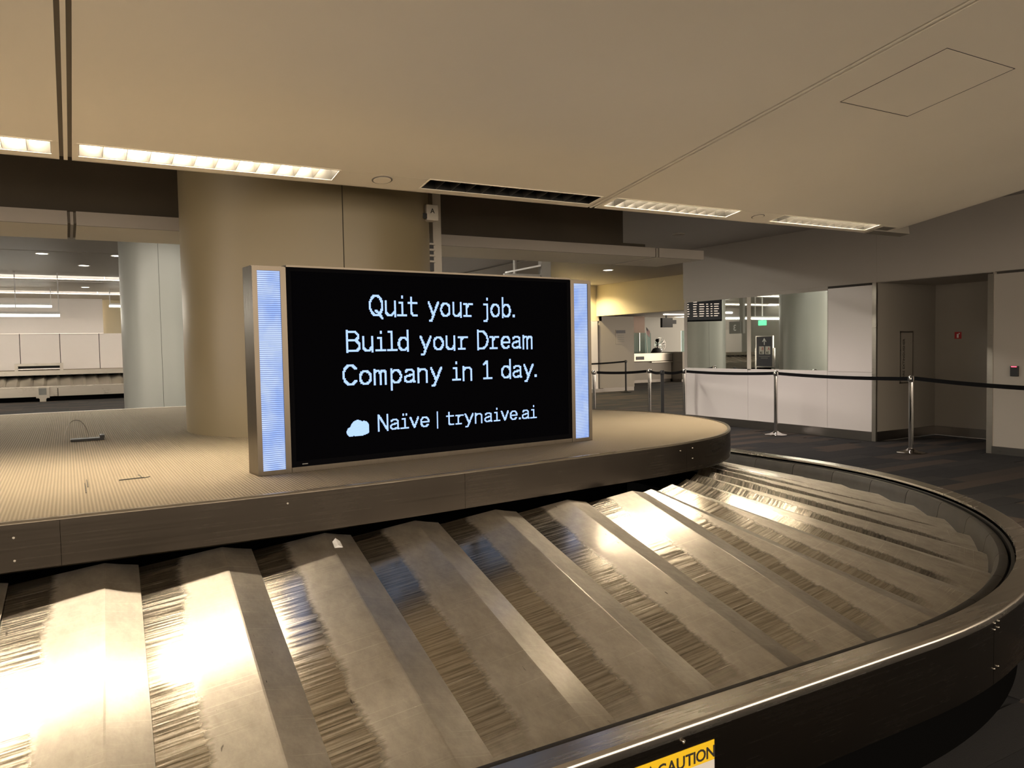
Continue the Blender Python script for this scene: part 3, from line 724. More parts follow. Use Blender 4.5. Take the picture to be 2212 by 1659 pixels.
mb.out('bezel', M['bezel'], disp)
dbox(MB(), 0.158, WD-0.158, 0.006, 0.010, 1.046, ZT-0.020).out('screen_glass', M['blackgloss'], disp)
dbox(MB(), 0.182, 0.206, 0.0025, 0.003, 1.031, 1.0345).out('maker_mark', M['grey'], disp)

# pixel lettering: strokes rasterised on a grid, one small lit cell per pixel
def arc(cx, cy, rx, ry, a0, a1, n=18): return [(cx+rx*math.cos(math.radians(a0+(a1-a0)*k/n)), cy+ry*math.sin(math.radians(a0+(a1-a0)*k/n))) for k in range(n+1)]
I_ = [[(1.0, 6.6), (2.6, 6.6), (2.6, 0.4)], [(0.3, 0.4), (4.7, 0.4)]]
G = {
 'Q': (8.2, [arc(3.8, 5, 3.3, 4.6, 0, 360, 36), [(3.6, 2.6), (5.0, 1.6), (6.8, -0.8)]]),
 'u': (6.7, [[(0.6, 6.9), (0.6, 2.2)]+arc(2.6, 2.3, 2.0, 1.9, 180, 300), [(5.3, 6.9), (5.3, 0.1)], [(3.6, 0.6), (5.3, 2.2)]]),
 'i': (5.5, I_+[[(2.6, 9.2), (2.6, 9.6)]]),
 'ï': (5.5, I_+[[(1.5, 9.2), (1.5, 9.6)], [(3.7, 9.2), (3.7, 9.6)]]),
 't': (5.7, [[(2.0, 8.9), (2.0, 2.0)]+arc(3.6, 2.0, 1.6, 1.6, 180, 270)+[(5.0, 0.4)], [(0.3, 6.6), (5.0, 6.6)]]),
 'y': (6.9, [[(0.5, 6.9), (3.1, 0.6)], [(5.9, 6.9), (3.1, 0.6), (2.2, -1.6), (1.7, -2.2), (0.9, -2.2)]]),
 'o': (6.9, [arc(3.1, 3.5, 2.55, 3.1, 0, 360, 30)]),
 'r': (6.0, [[(0.4, 6.6), (1.9, 6.6), (1.9, 0.4)], [(0.4, 0.4), (4.2, 0.4)], [(1.9, 4.6), (2.9, 6.2), (3.8, 6.6), (5.4, 6.6)]]),
 'j': (5.0, [[(1.2, 6.6), (3.0, 6.6), (3.0, -1.2), (2.3, -2.2), (1.0, -2.2)], [(3.0, 9.2), (3.0, 9.6)]]),
 'b': (6.9, [[(0.7, 10), (0.7, 0.1)], arc(3.1, 3.5, 2.5, 3.1, 0, 360, 30)]),
 'd': (6.9, [[(5.5, 10), (5.5, 0.1)], arc(3.1, 3.5, 2.5, 3.1, 0, 360, 30)]),
 'p': (6.9, [[(0.7, 6.9), (0.7, -2.8)], arc(3.1, 3.5, 2.5, 3.1, 0, 360, 30)]),
 '.': (2.6, [[(0.9, 0.5), (1.3, 0.5)], [(0.9, 0.9), (1.3, 0.9)]]),
 'B': (7.6, [[(0.7, 0.1), (0.7, 9.9)], [(0.7, 9.5), (4.0, 9.5)]+arc(4.0, 7.4, 1.9, 2.1, 90, -90)+[(0.7, 5.3)], [(4.0, 5.3)]+arc(4.2, 2.85, 2.4, 2.45, 90, -90)+[(0.7, 0.4)]]),
 'D': (7.6, [[(0.7, 0.1), (0.7, 9.9)], [(0.7, 9.5), (2.8, 9.5)]+arc(2.8, 4.95, 3.6, 4.55, 90, -90)+[(0.7, 0.4)]]),
 'l': (5.3, [[(0.8, 9.5), (2.5, 9.5), (2.5, 0.4)], [(0.3, 0.4), (4.7, 0.4)]]),
 'e': (6.7, [arc(3.1, 3.5, 2.55, 3.1, -40, -360, 30), [(0.7, 3.6), (5.6, 3.6)]]),
 'a': (6.7, [[(1.0, 5.6)]+arc(3.0, 4.9, 2.1, 1.75, 140, 0)+[(5.1, 0.6), (5.7, 0.4)], [(5.1, 3.9), (2.6, 3.7)]+arc(2.4, 2.0, 1.8, 1.6, 110, 290)+[(5.0, 1.4)]]),
 'm': (8.0, [[(0.6, 6.9), (0.6, 0.1)], [(0.6, 5.2)]+arc(1.95, 5.2, 1.35, 1.4, 170, 0)+[(3.3, 0.1)], [(3.3, 5.2)]+arc(4.75, 5.2, 1.4, 1.4, 170, 0)+[(6.15, 0.1)]]),
 'n': (6.9, [[(0.7, 6.9), (0.7, 0.1)], [(0.7, 4.6)]+arc(3.0, 4.7, 2.3, 1.9, 165, 0)+[(5.3, 0.1)]]),
 'C': (7.6, [arc(3.8, 5, 3.3, 4.6, 42, 318, 30)]),
 '1': (6.0, [[(0.9, 8.2), (2.8, 9.5), (2.8, 0.4)], [(0.5, 0.4), (5.1, 0.4)]]),
 'N': (7.2, [[(0.7, 0.1), (0.7, 9.9)], [(6.0, 0.1), (6.0, 9.9)], [(0.8, 9.6), (5.9, 0.4)]]),
 'v': (6.4, [[(0.5, 6.9), (2.95, 0.4), (5.4, 6.9)]]),
 ' ': (4.6, []),
}
def raster(segs, cell, half):
    cells = set()
    for pl in segs:
        for (x0, y0), (x1, y1) in zip(pl, pl[1:]):
            L = math.hypot(x1-x0, y1-y0); ns = max(1, int(L/(cell*0.4)))
            for k in range(ns+1):
                px = x0+(x1-x0)*k/ns; py = y0+(y1-y0)*k/ns
                i0 = int(math.floor((px-half)/cell+0.5)); i1 = int(math.floor((px+half)/cell-0.5))
                j0 = int(math.floor((py-half)/cell+0.5)); j1 = int(math.floor((py+half)/cell-0.5))
                for i in range(i0, max(i0, i1)+1):
                    for j in range(j0, max(j0, j1)+1): cells.add((i, j))
    return cells
def emit_cells(name, cells, u0, z0, su, sz, cell):
    mb = MB()
    for i, j in sorted(cells):
        a = u0+i*cell*su; b = a+cell*su*1.0; c_ = z0+j*cell*sz; d_ = c_+cell*sz*0.88
        mb.add([D(a, 0.0052, c_), D(b, 0.0052, c_), D(b, 0.0052, d_), D(a, 0.0052, d_)], [(0, 1, 2, 3)])
    return mb.out(name, M['txt'], disp)
def line(name, s, u0, u1, zb, cap):
    x = 0; segs = []
    for ch in s:
        adv, st = G[ch]
        if ch == '.' : x -= 0.3
        segs += [[(px+x, py) for px, py in pl] for pl in st]; x += adv+(0.75 if ch in 'tr' else 0.25)
    mx = max(p[0] for pl in segs for p in pl)+0.5; mn = min(p[0] for pl in segs for p in pl)-0.5
    su = (u1-u0)/(mx-mn); cell = 0.5
    emit_cells(name, raster(segs, cell, 0.5), u0-mn*su, zb, su, cap/10.0, cell)
line('headline_text', 'Quit your job.', 0.500, 1.273, 1.648, 0.093)
line('headline_text', 'Build your Dream', 0.392, 1.380, 1.494, 0.090)
line('headline_text', 'Company in 1 day.', 0.370, 1.404, 1.350, 0.090)
line('company_name', 'Naïve', 0.529, 0.785, 1.144, 0.069)
line('web_address', 'trynaive.ai', 0.872, 1.399, 1.143, 0.066)
emit_cells('divider_bar', {(i, j) for i in range(0, 2) for j in range(0, 26)}, 0.824, 1.132, 0.0068, 0.0068, 0.45)
cl = set()
for i in range(-40, 70):
    for j in range(-30, 50):
        x, y = i*0.25, j*0.25
        if (((x-1.7)/1.75)**2+((y-1.9)/1.9)**2 < 1 or ((x-4.6)/3.0)**2+((y-3.4)/2.9)**2 < 1 or ((x-7.2)/2.3)**2+((y-3.1)/2.7)**2 < 1 or ((x-5.0)/4.4)**2+((y-1.6)/1.5)**2 < 1) and y > 0.0: cl.add((i, j))
emit_cells('cloud_logo', cl, 0.381, 1.1265, 0.0110, 0.0113, 0.25)

# ================================================================== STANCHIONS
def stanchion(x, y, h, m, label, base=True):
    t = thing('queue_post', label, 'queue post', (x, y, 0.0), 'belt barrier posts')
    o = MB().lathe((x, y, 0), [(0.02, 0.002), (0.172, 0.002), (0.175, 0.008), (0.168, 0.014), (0.10, 0.026), (0.05, 0.050), (0.034, 0.066)], 40).out('base', m, t); smooth_by_angle(o, 40)
    o = MB().lathe((x, y, 0), [(0.031, 0.05), (0.031, h-0.085)], 28).out('pole', m, t); smooth_by_angle(o, 40)
    o = MB().lathe((x, y, 0), [(0.034, h-0.085), (0.037, h-0.08), (0.037, h-0.012), (0.030, h), (0.010, h+0.002)], 28).out('belt_head', M['postblack'] if m is not M['chrome'] else M['chrome'], t); smooth_by_angle(o, 40)
    mb = MB()
    for k in range(4):
        a_ = k*PI/2+0.9; mb.box(x+0.036*math.cos(a_)-0.008, x+0.036*math.cos(a_)+0.008, y+0.036*math.sin(a_)-0.008, y+0.036*math.sin(a_)+0.008, h-0.068, h-0.018)
    mb.out('belt_clips', M['postblack'], t)
    return (x, y, h)
S1 = stanchion(9.95, 8.71, 1.045, M['chrome'], 'chrome queue post in front of the white wall panels')
S2 = stanchion(9.70, 6.23, 1.03, M['chrome'], 'chrome queue post in front of the shaded wall recess')
S3 = stanchion(10.16, 11.08, 1.03, M['chrome'], 'chrome queue post at the left end of the white wall panels')
S4 = stanchion(9.91, 11.80, 1.03, M['chrome'], 'chrome queue post behind the island, left of the black post')
S5 = stanchion(9.49, 10.94, 1.03, M['postblack'], 'nearer black queue post behind the island')
S6 = stanchion(15.45, 19.55, 1.03, M['postblack'], 'farther black queue post against the dim notice wall')
S7 = stanchion(8.83, 12.16, 1.03, M['chrome'], 'chrome queue post half hidden by the right strip of the display')
S8 = (8.75, 3.35, 1.0)
def belt(a, b, label, dz=0.0, sag=0.02):
    a = Vector(a); b = Vector(b); n = 14; v = []; f = []
    d = (b-a); d.z = 0; d.normalize(); q = Vector((-d.y, d.x, 0))*0.0012
    a0 = a+d*0.058; b0 = b-d*0.058
    for k in range(n+1):
        u = k/n; p = a0.lerp(b0, u); zc = p.z-0.043-sag*4*u*(1-u)+dz
        for s_ in (-1, 1):
            v += [(p.x+q.x*s_, p.y+q.y*s_, zc-0.025), (p.x+q.x*s_, p.y+q.y*s_, zc+0.025)]
    for k in range(n):
        i = 4*k; f += [(i, i+4, i+5, i+1), (i+2, i+3, i+7, i+6), (i+1, i+5, i+7, i+3), (i, i+2, i+6, i+4)]
    f += [(0, 1, 3, 2), (4*n, 4*n+2, 4*n+3, 4*n+1)]
    tag(mesh('barrier_belt', v, f, M['belt']), label, 'belt', 'black barrier belts')
belt(S3, S1, 'black belt running in front of the mirror strip and white panels')
belt(S1, S2, 'black belt from the white panels to the recess')
belt(S2, S8, 'black belt running off the right edge past the card reader', 0.01, 0.03)
belt(S7, S4, 'black belt beside the right strip of the display')
belt(S4, S5, 'short black belt between chrome and black posts behind the island')
belt(S5, S3, 'black belt from the black post to the wall end')
belt(S6, (13.1, 19.2, 1.0), 'distant black belt beside the dim notice wall')

# ================================================================== FAR HALL (left, and in the mirror strip)
HZ = 3.60
ch = struct(thing('ceiling_far_hall', 'pale lit ceiling of the far baggage hall', 'ceiling'))
box('ceiling_panel', -14, 7.0, 10.6, 18.10, HZ, HZ+0.04, M['plastic'], ch)
box('ceiling_joint', -14, 9.0, 18.10, 18.20, HZ+0.02, HZ+0.05, M['joint'], ch)
box('ceiling_panel', -14, 9.0, 18.20, 23.60, HZ, HZ+0.04, M['plastic'], ch)
def vault(y0, y1, rise):
    n = 14; v = []; f = []
    for k in range(n+1):
        u = k/n; y_ = y0+(y1-y0)*u; z_ = HZ+rise*math.sin(u*PI)
        v += [(-14, y_, z_), (9.0, y_, z_)]
    for k in range(n): f.append((2*k, 2*k+2, 2*k+3, 2*k+1))
    mesh('cove_vault', v, f, M['panel_w'], ch, True)
vault(23.60, 25.4, 0.45); vault(29.3, 31.1, 0.45)
box('ceiling_panel', -14, 9.0, 25.4, 29.3, HZ, HZ+0.04, M['plastic'], ch)
box('ceiling_panel', -14, 9.0, 31.1, 34.5, HZ, HZ+0.04, M['plastic'], ch)
for i, (y_, lab) in enumerate(((24.5, 'nearer glowing cove strip across the far hall ceiling'), (30.2, 'farther glowing cove strip across the far hall ceiling'))):
    t = thing('cove_light', lab, 'ceiling light', (-2, y_, HZ), 'cove lights of the far hall')
    box('tray', -13.5, 8.6, y_-0.22, y_+0.22, HZ-0.05, HZ-0.03, M['plastic'], t)
    box('lamp', -13.5, 8.6, y_-0.16, y_+0.16, HZ-0.03, HZ-0.012, M['hall'], t)
    for xx in (-11, -7, -3, 1, 5): box('hanger', xx-0.01, xx+0.01, y_-0.01, y_+0.01, HZ-0.012, HZ+0.44, M['plastic'], t)
def downlight(x, y_, z, label, r=0.13, e=0):
    t = thing('ceiling_downlight', label, 'ceiling light', (x, y_, z), 'small ceiling downlights')
    MB().lathe((x, y_, z-0.012), [(r, 0.0), (r, 0.012), (r*0.8, 0.012), (r*0.8, 0.0)], 20, cap=False).out('ring', M['plastic'], t)
    MB().lathe((x, y_, z-0.008), [(r*0.8, 0.0), (r*0.8, 0.006)], 20).out('lens', M['down'], t)
    if e:
        la = bpy.data.lights.new('downlight', 'SPOT'); la.energy = e; la.color = (1.0, 0.80, 0.45); la.spot_size = math.radians(150); la.spot_blend = 0.5; la.shadow_soft_size = 0.08
        lo = bpy.data.objects.new('lamp', la); link(lo, t); lo.location = (x, y_, z-0.03)
downlight(-0.36, 18.57, HZ, 'bright downlight left of the white column, nearest the photo edge')
downlight(1.01, 18.46, HZ, 'bright downlight beside the top of the white column')
downlight(0.43, 20.71, HZ, 'downlight in front of the nearer cove strip')
downlight(0.58, 27.29, HZ, 'downlight between the two cove strips')
t = thing('cove_light', 'unseen linear lamp added above the second ceiling strip', 'ceiling light', (-2, 12.4, HZ), 'cove lights of the far hall')  # extra lamp, added out of sight to brighten white columns and rear carpet
box('tray', -9, 6.6, 12.28, 12.52, HZ-0.03, HZ-0.002, M['plastic'], t); box('lamp', -8.9, 6.5, 12.32, 12.48, HZ-0.05, HZ-0.03, M['hall_added'], t)
# linear pendants
def pendant(x0, x1, y_, z, rods, label):
    t = thing('linear_pendant', label, 'pendant light', ((x0+x1)/2, y_, z), 'linear pendant lamps')
    box('housing', x0, x1, y_-0.05, y_+0.05, z+0.03, z+0.09, M['white'], t); box('diffuser', x0, x1, y_-0.05, y_+0.05, z-0.03, z+0.03, M['pend'], t)
    for xr in rods: box('suspension_rod', xr-0.012, xr+0.012, y_-0.012, y_+0.012, z+0.09, HZ-0.002, M['white'], t)
pendant(-7.5, -0.11, 24.0-1.2, 2.52, (-0.13, -1.05, -4), 'lowest linear pendant lamp over the distant carousel')
pendant(-8.0, -0.34, 28.0, 3.035, (-0.36, -3, -6), 'higher linear pendant lamp left, behind the lowest one')
pendant(1.25, 6.0, 28.0, 3.06, (1.27, 4.0), 'linear pendant lamp half hidden by the white column')
# far walls
fw = struct(thing('wall_far', 'far hall wall of cream panels under a grey header', 'wall'))
box('header', -14, 1.24, 32.95, 33.3, 2.32, HZ, M['panel_w'], fw)
xs_ = [-14, -11.5, -10.2, -8.95, -7.7, -6.45, -5.2, -3.95, -2.70, -1.45, -0.20, 1.08, 2.4]
for a_, b_ in zip(xs_, xs_[1:]): box('wall_panel', a_+0.012, b_-0.012, 33.02, 33.06, 0.0, 2.31, M['panel_w'], fw)
box('joint_backing', -14, 2.4, 33.06, 33.12, 0.0, 2.31, M['joint'], fw)
box('side_wall', 1.24, 9.2, 33.6, 33.7, 0.0, HZ, M['cream'], fw)
struct(box('wall_left', -14.1, -14, 10.6, 34.5, 0.0, HZ, M['column_w']), 'plain pale end wall of the far hall', 'wall')
# far carousel, reaching out of the wall
fc = thing('far_carousel', 'distant steel baggage carousel against the cream panel wall', 'carousel', (-4, 29.9, 0))
XA, XB = -13.0, 3.6
box('toe_kick', XA, XB, 29.92, 30.0, 0.0, 0.20, M['toe'], fc)
for a_, b_ in ((XA, -9.0), (-9.0, -4.6), (-4.6, -0.3), (-0.3, XB)): box('side_panel', a_+0.01, b_-0.01, 29.78, 29.84, 0.16, 0.47, M['steel'], fc)
box('rim_trim', XA, XB, 29.76, 29.90, 0.47, 0.50, M['rim'], fc)
fs_v = [(0, 0, 0.40), (0.30, 0, 0.45), (0.385, 0, 0.41), (0, 1.35, 0.78), (0.30, 1.35, 0.83), (0.385, 1.35, 0.79)]
me = bpy.data.meshes.new('slat'); me.from_pydata(fs_v+[(x, y, z-0.02) for x, y, z in fs_v], [], [(0, 1, 4, 3), (1, 2, 5, 4), (6, 9, 10, 7), (7, 10, 11, 8), (0, 3, 9, 6), (2, 8, 11, 5), (0, 6, 7, 1), (1, 7, 8, 2), (3, 4, 10, 9), (4, 5, 11, 10)]); me.materials.append(M['steel'])
x = XA
while x < XB-0.38:
    o = bpy.data.objects.new('slat', me); link(o, fc); o.location = (x, 29.88, 0); x += 0.387
box('island_fascia', XA, XB, 31.05, 31.10, 0.84, 1.0, M['steel'], fc)
box('island_deck', XA, XB, 31.10, 33.0, 0.97, 1.0, M['island'], fc)
box('island_core', XA, XB, 31.5, 32.9, 0.0, 0.97, M['toe'], fc)
t = thing('baggage_feed_hatch', 'low steel feed hatch with roller on the distant carousel island', 'hatch', (-0.85, 31.2, 1.0))
mb = MB()
for a_ in ((-1.55, -1.45, 31.12, 31.7, 1.002, 1.24), (-0.22, -0.12, 31.12, 31.7, 1.002, 1.24), (-1.45, -0.22, 31.12, 31.7, 1.16, 1.24)): mb.box(*a_)
mb.out('hood', M['steel'], t); box('opening', -1.45, -0.22, 31.35, 31.4, 1.003, 1.16, M['black'], t); MB().tube((-1.45, 31.2, 1.045), (-0.22, 31.2, 1.045), 0.035, 12).out('roller', M['chrome'], t)
t = thing('sensor_post', 'small steel sensor post in front of the distant carousel rim', 'post', (-0.75, 29.6, 0))
mb = MB().box(-0.92, -0.84, 29.62, 29.72, 0.12, 0.46).box(-0.62, -0.54, 29.62, 29.72, 0.12, 0.46).box(-0.84, -0.62, 29.62, 29.72, 0.10, 0.22); mb.out('bracket', M['steel'], t); box('sensor_face', -0.84, -0.62, 29.66, 29.72, 0.22, 0.44, M['grey'], t); box('foot', -0.82, -0.64, 29.60, 29.74, 0.0, 0.10, M['steel'], t)
# things that show in the mirror strip
t = thing('flight_monitor', 'hanging flight information monitor, seen mirrored at the left end of the strip', 'monitor', (7.95, 13.4, 2.06))
mx0 = Vector((8.252, 13.75, 0)); mx1 = Vector((7.56, 13.19, 0)); mu = (mx1-mx0).normalized(); mn_ = Vector((-mu.y, mu.x, 0))
if mn_.x < 0: mn_ = -mn_
def mbx(name, u0, u1, d0, d1, z0, z1, m):
    P_ = lambda u, d, z: mx0+mu*u+mn_*d+Vector((0, 0, z))
    return mesh(name, [P_(u0, d0, z0), P_(u1, d0, z0), P_(u1, d1, z0), P_(u0, d1, z0), P_(u0, d0, z1), P_(u1, d0, z1), P_(u1, d1, z1), P_(u0, d1, z1)], BF, m, t)
ML = (mx1-mx0).length
mbx('case', 0, ML, -0.08, 0.0, 2.03, 2.58, M['bezel']); mbx('screen_glass', 0.02, ML-0.02, 0.0, 0.004, 2.06, 2.56, M['navy'])
scr_txt = emis('flight_text', (0.95, 0.75, 0.62), 0.30)
rr = random.Random(3)
for row in range(7):
    z_ = 2.475-row*0.055
    for (c0, c1) in ((0.04, 0.16), (0.24, 0.34), (0.38, 0.50), (0.54, 0.60), (0.64, 0.69), (0.72, 0.84)):
        if row == 0 and c0 > 0.3: continue
        mbx('text_block', c0*ML/0.9, (c0+(c1-c0)*rr.uniform(0.7, 1.0))*ML/0.9, 0.004, 0.006, z_, z_+0.018, scr_txt)
mbx('hanger', ML*0.45, ML*0.55, -0.06, -0.02, 2.58, 3.58, M['greycol'])
t = thing('carousel_number_sign', 'grey hanging sign numbered 3, seen mirrored beside the white column', 'sign', (3.25, 17.06, 1.8))
n3 = Vector((0.80, -0.60, 0)).normalized()
box('plate', 3.02, 3.06, 16.90, 17.36, 1.80, 2.17, M['grey'], t)
text_mesh('numeral', '3', 0.26, M['white'], (3.064, 17.13, 1.89), (0, 1, 0), (0, 0, 1), t)
box('hanger_post', 2.92, 3.02, 16.84, 16.98, 1.80, HZ-0.005, M['greycol'], t)
t = thing('poster_stand', 'pedestal poster stand with arrow and A B panels, seen mirrored in the strip', 'sign', (3.2, 15.85, 0))
yA, yB = 15.55, 16.13; xP = 3.20
box('poster', xP-0.01, xP+0.012, yA, yB, 0.82, 1.68, M['navy'], t)
mb = MB()
for a_ in ((yA-0.03, yA, 0.79, 1.71), (yB, yB+0.03, 0.79, 1.71)): mb.box(xP-0.02, xP+0.02, a_[0], a_[1], a_[2], a_[3])
mb.box(xP-0.02, xP+0.02, yA, yB, 0.79, 0.82).box(xP-0.02, xP+0.02, yA, yB, 1.68, 1.71); mb.out('frame', M['chrome'], t)
MB().box(xP-0.03, xP, yA-0.07, yA-0.04, 0.0, 1.35).box(xP-0.03, xP, yB+0.04, yB+0.07, 0.0, 1.35).box(xP-0.2, xP+0.2, yA-0.07, yA-0.04, 0.0, 0.04).box(xP-0.2, xP+0.2, yB+0.04, yB+0.07, 0.0, 0.04).out('stand', M['chrome'], t)
ym = (yA+yB)/2
MB().box(xP+0.012, xP+0.015, ym-0.012, ym+0.012, 1.44, 1.62).add([(xP+0.0145, ym-0.08, 1.53), (xP+0.0145, ym-0.05, 1.53), (xP+0.0145, ym, 1.60), (xP+0.0145, ym+0.05, 1.53), (xP+0.0145, ym+0.08, 1.53), (xP+0.0145, ym, 1.645)], [(0, 1, 2, 5), (2, 3, 4, 5)]).out('arrow', M['white'], t)
for yy, L in ((ym-0.13, 'A'), (ym+0.10, 'B')):
    box('letter_panel', xP+0.012, xP+0.015, yy-0.09, yy+0.09, 1.17, 1.40, M['labelwhite'], t)
    text_mesh('letter', L, 0.12, M['red'], (xP+0.016, yy-0.035, 1.29), (0, 1, 0), (0, 0, 1), t)
    MB().box(xP+0.015, xP+0.017, yy-0.04, yy+0.06, 1.19, 1.205).box(xP+0.015, xP+0.017, yy-0.03, yy-0.015, 1.20, 1.27).box(xP+0.015, xP+0.017, yy+0.01, yy+0.05, 1.20, 1.25).out('pictogram', M['ink'], t)
box('text_line', xP+0.012, xP+0.014, ym-0.20, ym+0.20, 1.10, 1.12, M['grey'], t); box('text_line', xP+0.012, xP+0.014, ym-0.13, ym+0.13, 1.05, 1.07, M['grey'], t)
t = thing('exit_sign', 'small green exit sign hanging in the far hall, seen in the mirror strip', 'sign', (-4.95, 23.3, 2.3))
box('panel', -5.0, -4.94, 23.1, 23.5, 2.25, 2.47, M['green'], t); box('stem', -4.98, -4.96, 23.28, 23.32, 2.47, HZ, M['white'], t)

# ================================================================== CUSTOMS SIDE (centre right, behind the island)
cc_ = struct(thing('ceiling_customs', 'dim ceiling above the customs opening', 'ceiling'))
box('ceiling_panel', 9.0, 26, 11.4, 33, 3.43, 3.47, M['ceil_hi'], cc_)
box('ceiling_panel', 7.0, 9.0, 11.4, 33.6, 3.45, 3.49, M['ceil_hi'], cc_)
downlight(12.03, 15.9, 3.43, 'oval bright downlight right of the display', 0.14)
downlight(13.75, 19.75, 3.43, 'added unseen downlight washing the yellow lit header', 0.10, 130)  # spot added behind the display, out of sight, to light the header
hd = struct(thing('wall_customs', 'yellow lit header and pale wall around the customs opening', 'wall'))
box('header', 14.80, 15.05, 11.5, 20.2, 2.45, 3.43, M['cream'], hd)
box('end_wall', 12.9, 15.0, 20.2, 20.4, 2.30, 3.43, M['cream'], hd)
box('end_wall_panel', 13.4, 14.79, 20.14, 20.2, 0.12, 2.29, M['panel_w'], hd)
box('end_wall_base', 12.9, 15.0, 20.15, 20.4, 0.0, 0.12, M['steel_base'], hd)
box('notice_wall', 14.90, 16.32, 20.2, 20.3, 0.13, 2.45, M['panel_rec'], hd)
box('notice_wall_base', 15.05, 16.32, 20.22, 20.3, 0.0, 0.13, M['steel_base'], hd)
box('opening_soffit', 15.05, 24, 11.5, 27, 2.745, 2.80, M['ceil_hi'], hd)
struct(box('wall_back', 15, 26, 27.0, 27.1, 0.0, 2.75, M['column_w']), 'pale back wall behind the customs counter', 'wall')
t = thing('notice_sheet', 'small white notice with dark blue heading on the dim wall panel', 'notice', (15.75, 20.19, 1.6))
box('sheet', 15.55, 15.98, 20.192, 20.2, 1.55, 2.02, M['panel_rec'], t); box('heading', 15.58, 15.95, 20.187, 20.193, 1.90, 2.0, M['navy'], t)
for k in range(4): box('text_line', 15.63, 15.90, 20.189, 20.193, 1.83-0.07*k, 1.845-0.07*k, M['grey'], t)
t = thing('customs_counter', 'low steel fronted customs counter beyond the opening', 'counter', (20.3, 24.2, 0))
box('front', 19.0, 21.3, 24.0, 24.9, 0.12, 0.83, M['panel_rec'], t); box('steel_band', 18.98, 21.32, 23.96, 24.0, 0.86, 1.13, M['steel'], t); box('worktop', 18.95, 21.35, 23.94, 25.0, 1.13, 1.17, M['steel'], t)
box('shelf_edge', 20.2, 21.3, 23.9, 23.99, 0.80, 0.83, M['steel'], t); box('base', 19.0, 21.3, 24.05, 24.9, 0.0, 0.12, M['steel_base'], t); box('name_plate', 19.45, 19.85, 23.945, 23.96, 0.92, 1.05, M['navy'], t)
t = thing('customs_booth', 'pale customs booth side with glass top beside the counter', 'booth', (21.9, 23.8, 0))
box('booth_panel', 21.36, 23.2, 23.4, 24.9, 0.10, 1.20, M['panel_rec'], t); box('handle', 21.62, 21.70, 23.37, 23.4, 0.92, 1.02, M['black'], t); box('base', 21.36, 23.2, 23.45, 24.9, 0.0, 0.10, M['steel_base'], t)
box('glass_pane', 21.40, 23.2, 23.5, 23.52, 1.20, 2.05, M['glass'], t)
t = thing('counter_glass', 'teal glass screen standing on the customs counter', 'glass screen', (20.2, 24.5, 1.17))
box('pane', 19.2, 20.15, 24.6, 24.62, 1.171, 2.0, M['glass'], t); box('pane', 20.17, 20.75, 24.6, 24.62, 1.171, 2.0, M['glass'], t)
MB().box(20.15, 20.17, 24.59, 24.63, 1.171, 2.0).out('clip_rail', M['chrome'], t)
t = thing('brown_cabinet', 'tall dark brown cabinet behind the customs counter glass', 'cabinet', (20.4, 25.9, 0))
box('body', 19.9, 21.35, 25.7, 26.4, 0.0, 2.72, M['brown'], t); box('door', 19.93, 20.6, 25.68, 25.7, 0.1, 2.65, M['brown'], t); box('door', 20.64, 21.32, 25.68, 25.7, 0.1, 2.65, M['brown'], t)
t = thing('hanging_television', 'black television on a ceiling arm above the customs counter', 'television', (21.2, 24.0, 2.2))
box('screen', 20.85, 21.40, 24.0, 24.12, 2.20, 2.58, M['black'], t); box('camera_arm', 21.40, 21.62, 24.03, 24.1, 2.34, 2.50, M['black'], t); box('drop_pole', 21.1, 21.14, 24.05, 24.09, 2.58, 2.75, M['black'], t)
t = thing('pedestal_fan', 'round pedestal fan with wire cage behind the counter', 'fan', (21.35, 25.2, 0))
fcx, fcz, fy = 21.75, 1.50, 25.2
mb = MB()
for rad in (0.06, 0.14, 0.22, 0.30): mb.path([(fcx+rad*math.cos(2*PI*k/24), fy, fcz+rad*math.sin(2*PI*k/24)) for k in range(25)], 0.008, 5)
for k in range(12): mb.path([(fcx, fy, fcz), (fcx+0.3*math.cos(PI*k/6), fy, fcz+0.3*math.sin(PI*k/6))], 0.005, 4)
mb.out('cage', M['chrome'], t)
for k in range(3):
    a_ = 2*PI*k/3; mesh('blade', [(fcx, fy+0.05, fcz), (fcx+0.26*math.cos(a_), fy+0.04, fcz+0.26*math.sin(a_)), (fcx+0.26*math.cos(a_+0.7), fy+0.08, fcz+0.26*math.sin(a_+0.7)), (fcx+0.1*math.cos(a_+0.9), fy+0.08, fcz+0.1*math.sin(a_+0.9))], [(0, 1, 2, 3)], M['grey'], t)
MB().tube((fcx, fy+0.1, 0.03), (fcx, fy+0.1, 1.45), 0.02, 8).tube((fcx, fy+0.04, fcz), (fcx, fy+0.2, fcz), 0.07, 12).lathe((fcx, fy+0.1, 0), [(0.22, 0.0), (0.22, 0.02), (0.05, 0.05)], 20).out('stand', M['postblack'], t)
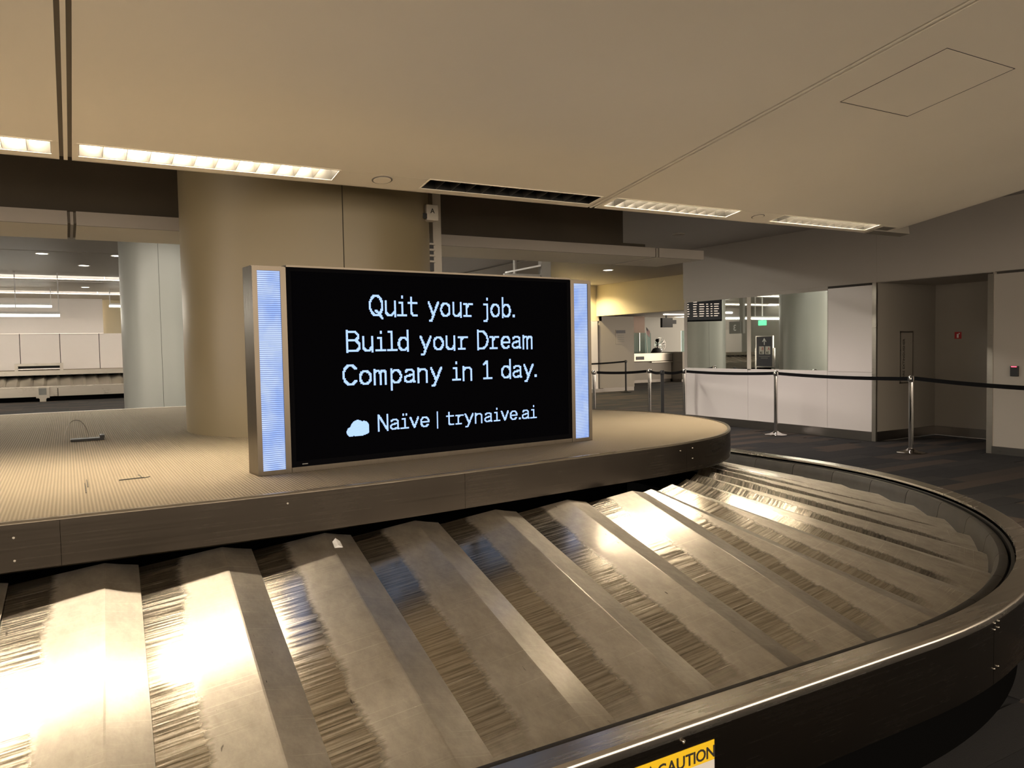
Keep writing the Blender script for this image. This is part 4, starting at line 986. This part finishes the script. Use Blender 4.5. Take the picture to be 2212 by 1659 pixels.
t = thing('desk_lamp', 'black desk lamp and terminal on the customs counter', 'lamp', (20.6, 24.4, 1.17))
MB().lathe((20.72, 24.22, 1.172), [(0.22, 0.0), (0.22, 0.05), (0.14, 0.18), (0.02, 0.22)], 18).out('terminal', M['black'], t)
MB().path([(20.80, 24.24, 1.33), (20.78, 24.24, 1.6), (20.86, 24.24, 1.72)], 0.02, 6).tube((20.86, 24.24, 1.72), (20.74, 24.2, 1.67), 0.05, 10, 0.08).out('lamp_arm', M['black'], t)
t = thing('small_flag', 'small striped flag on a thin pole by the customs counter', 'flag', (20.2, 24.3, 1.17))
MB().tube((20.32, 24.3, 1.171), (20.24, 24.3, 2.25), 0.008, 6).out('pole', M['steel'], t)
MB().add([(20.25, 24.29, 2.22), (20.42, 24.25, 2.05), (20.40, 24.26, 1.80), (20.27, 24.29, 1.95)], [(0, 1, 2, 3)]).out('cloth', mat('flag_cloth', (0.55, 0.38, 0.38), 0.8), t)
MB().add([(20.245, 24.28, 2.23), (20.33, 24.265, 2.14), (20.325, 24.265, 2.04), (20.25, 24.28, 2.11)], [(0, 1, 2, 3)]).out('canton', M['navy'], t)
t = thing('customs_tube_light', 'bright linear lamp under the customs soffit', 'ceiling light', (21.4, 23.6, 2.70))
box('housing', 20.6, 23.5, 23.55, 23.70, 2.720, 2.738, M['white'], t); box('diffuser', 20.62, 23.48, 23.57, 23.68, 2.69, 2.720, M['tube'], t)
# hanging sign seen above the display
t = thing('hanging_lightbox', 'dark hanging sign with a glowing top edge above the display', 'sign', (7.9, 13.0, 2.8))
box('panel', 7.36, 8.17, 13.0, 13.06, 2.70, 2.93, M['greycol'], t)
mesh('lit_edge', [(7.41, 12.99, 2.935), (8.18, 12.99, 3.09), (8.18, 13.07, 3.09), (7.41, 13.07, 2.935), (7.41, 12.99, 2.965), (8.18, 12.99, 3.125), (8.18, 13.07, 3.125), (7.41, 13.07, 2.965)], BF, M['white'], t)
box('drop_post', 8.20, 8.42, 13.0, 13.12, 2.5, 3.44, M['greycol'], t)
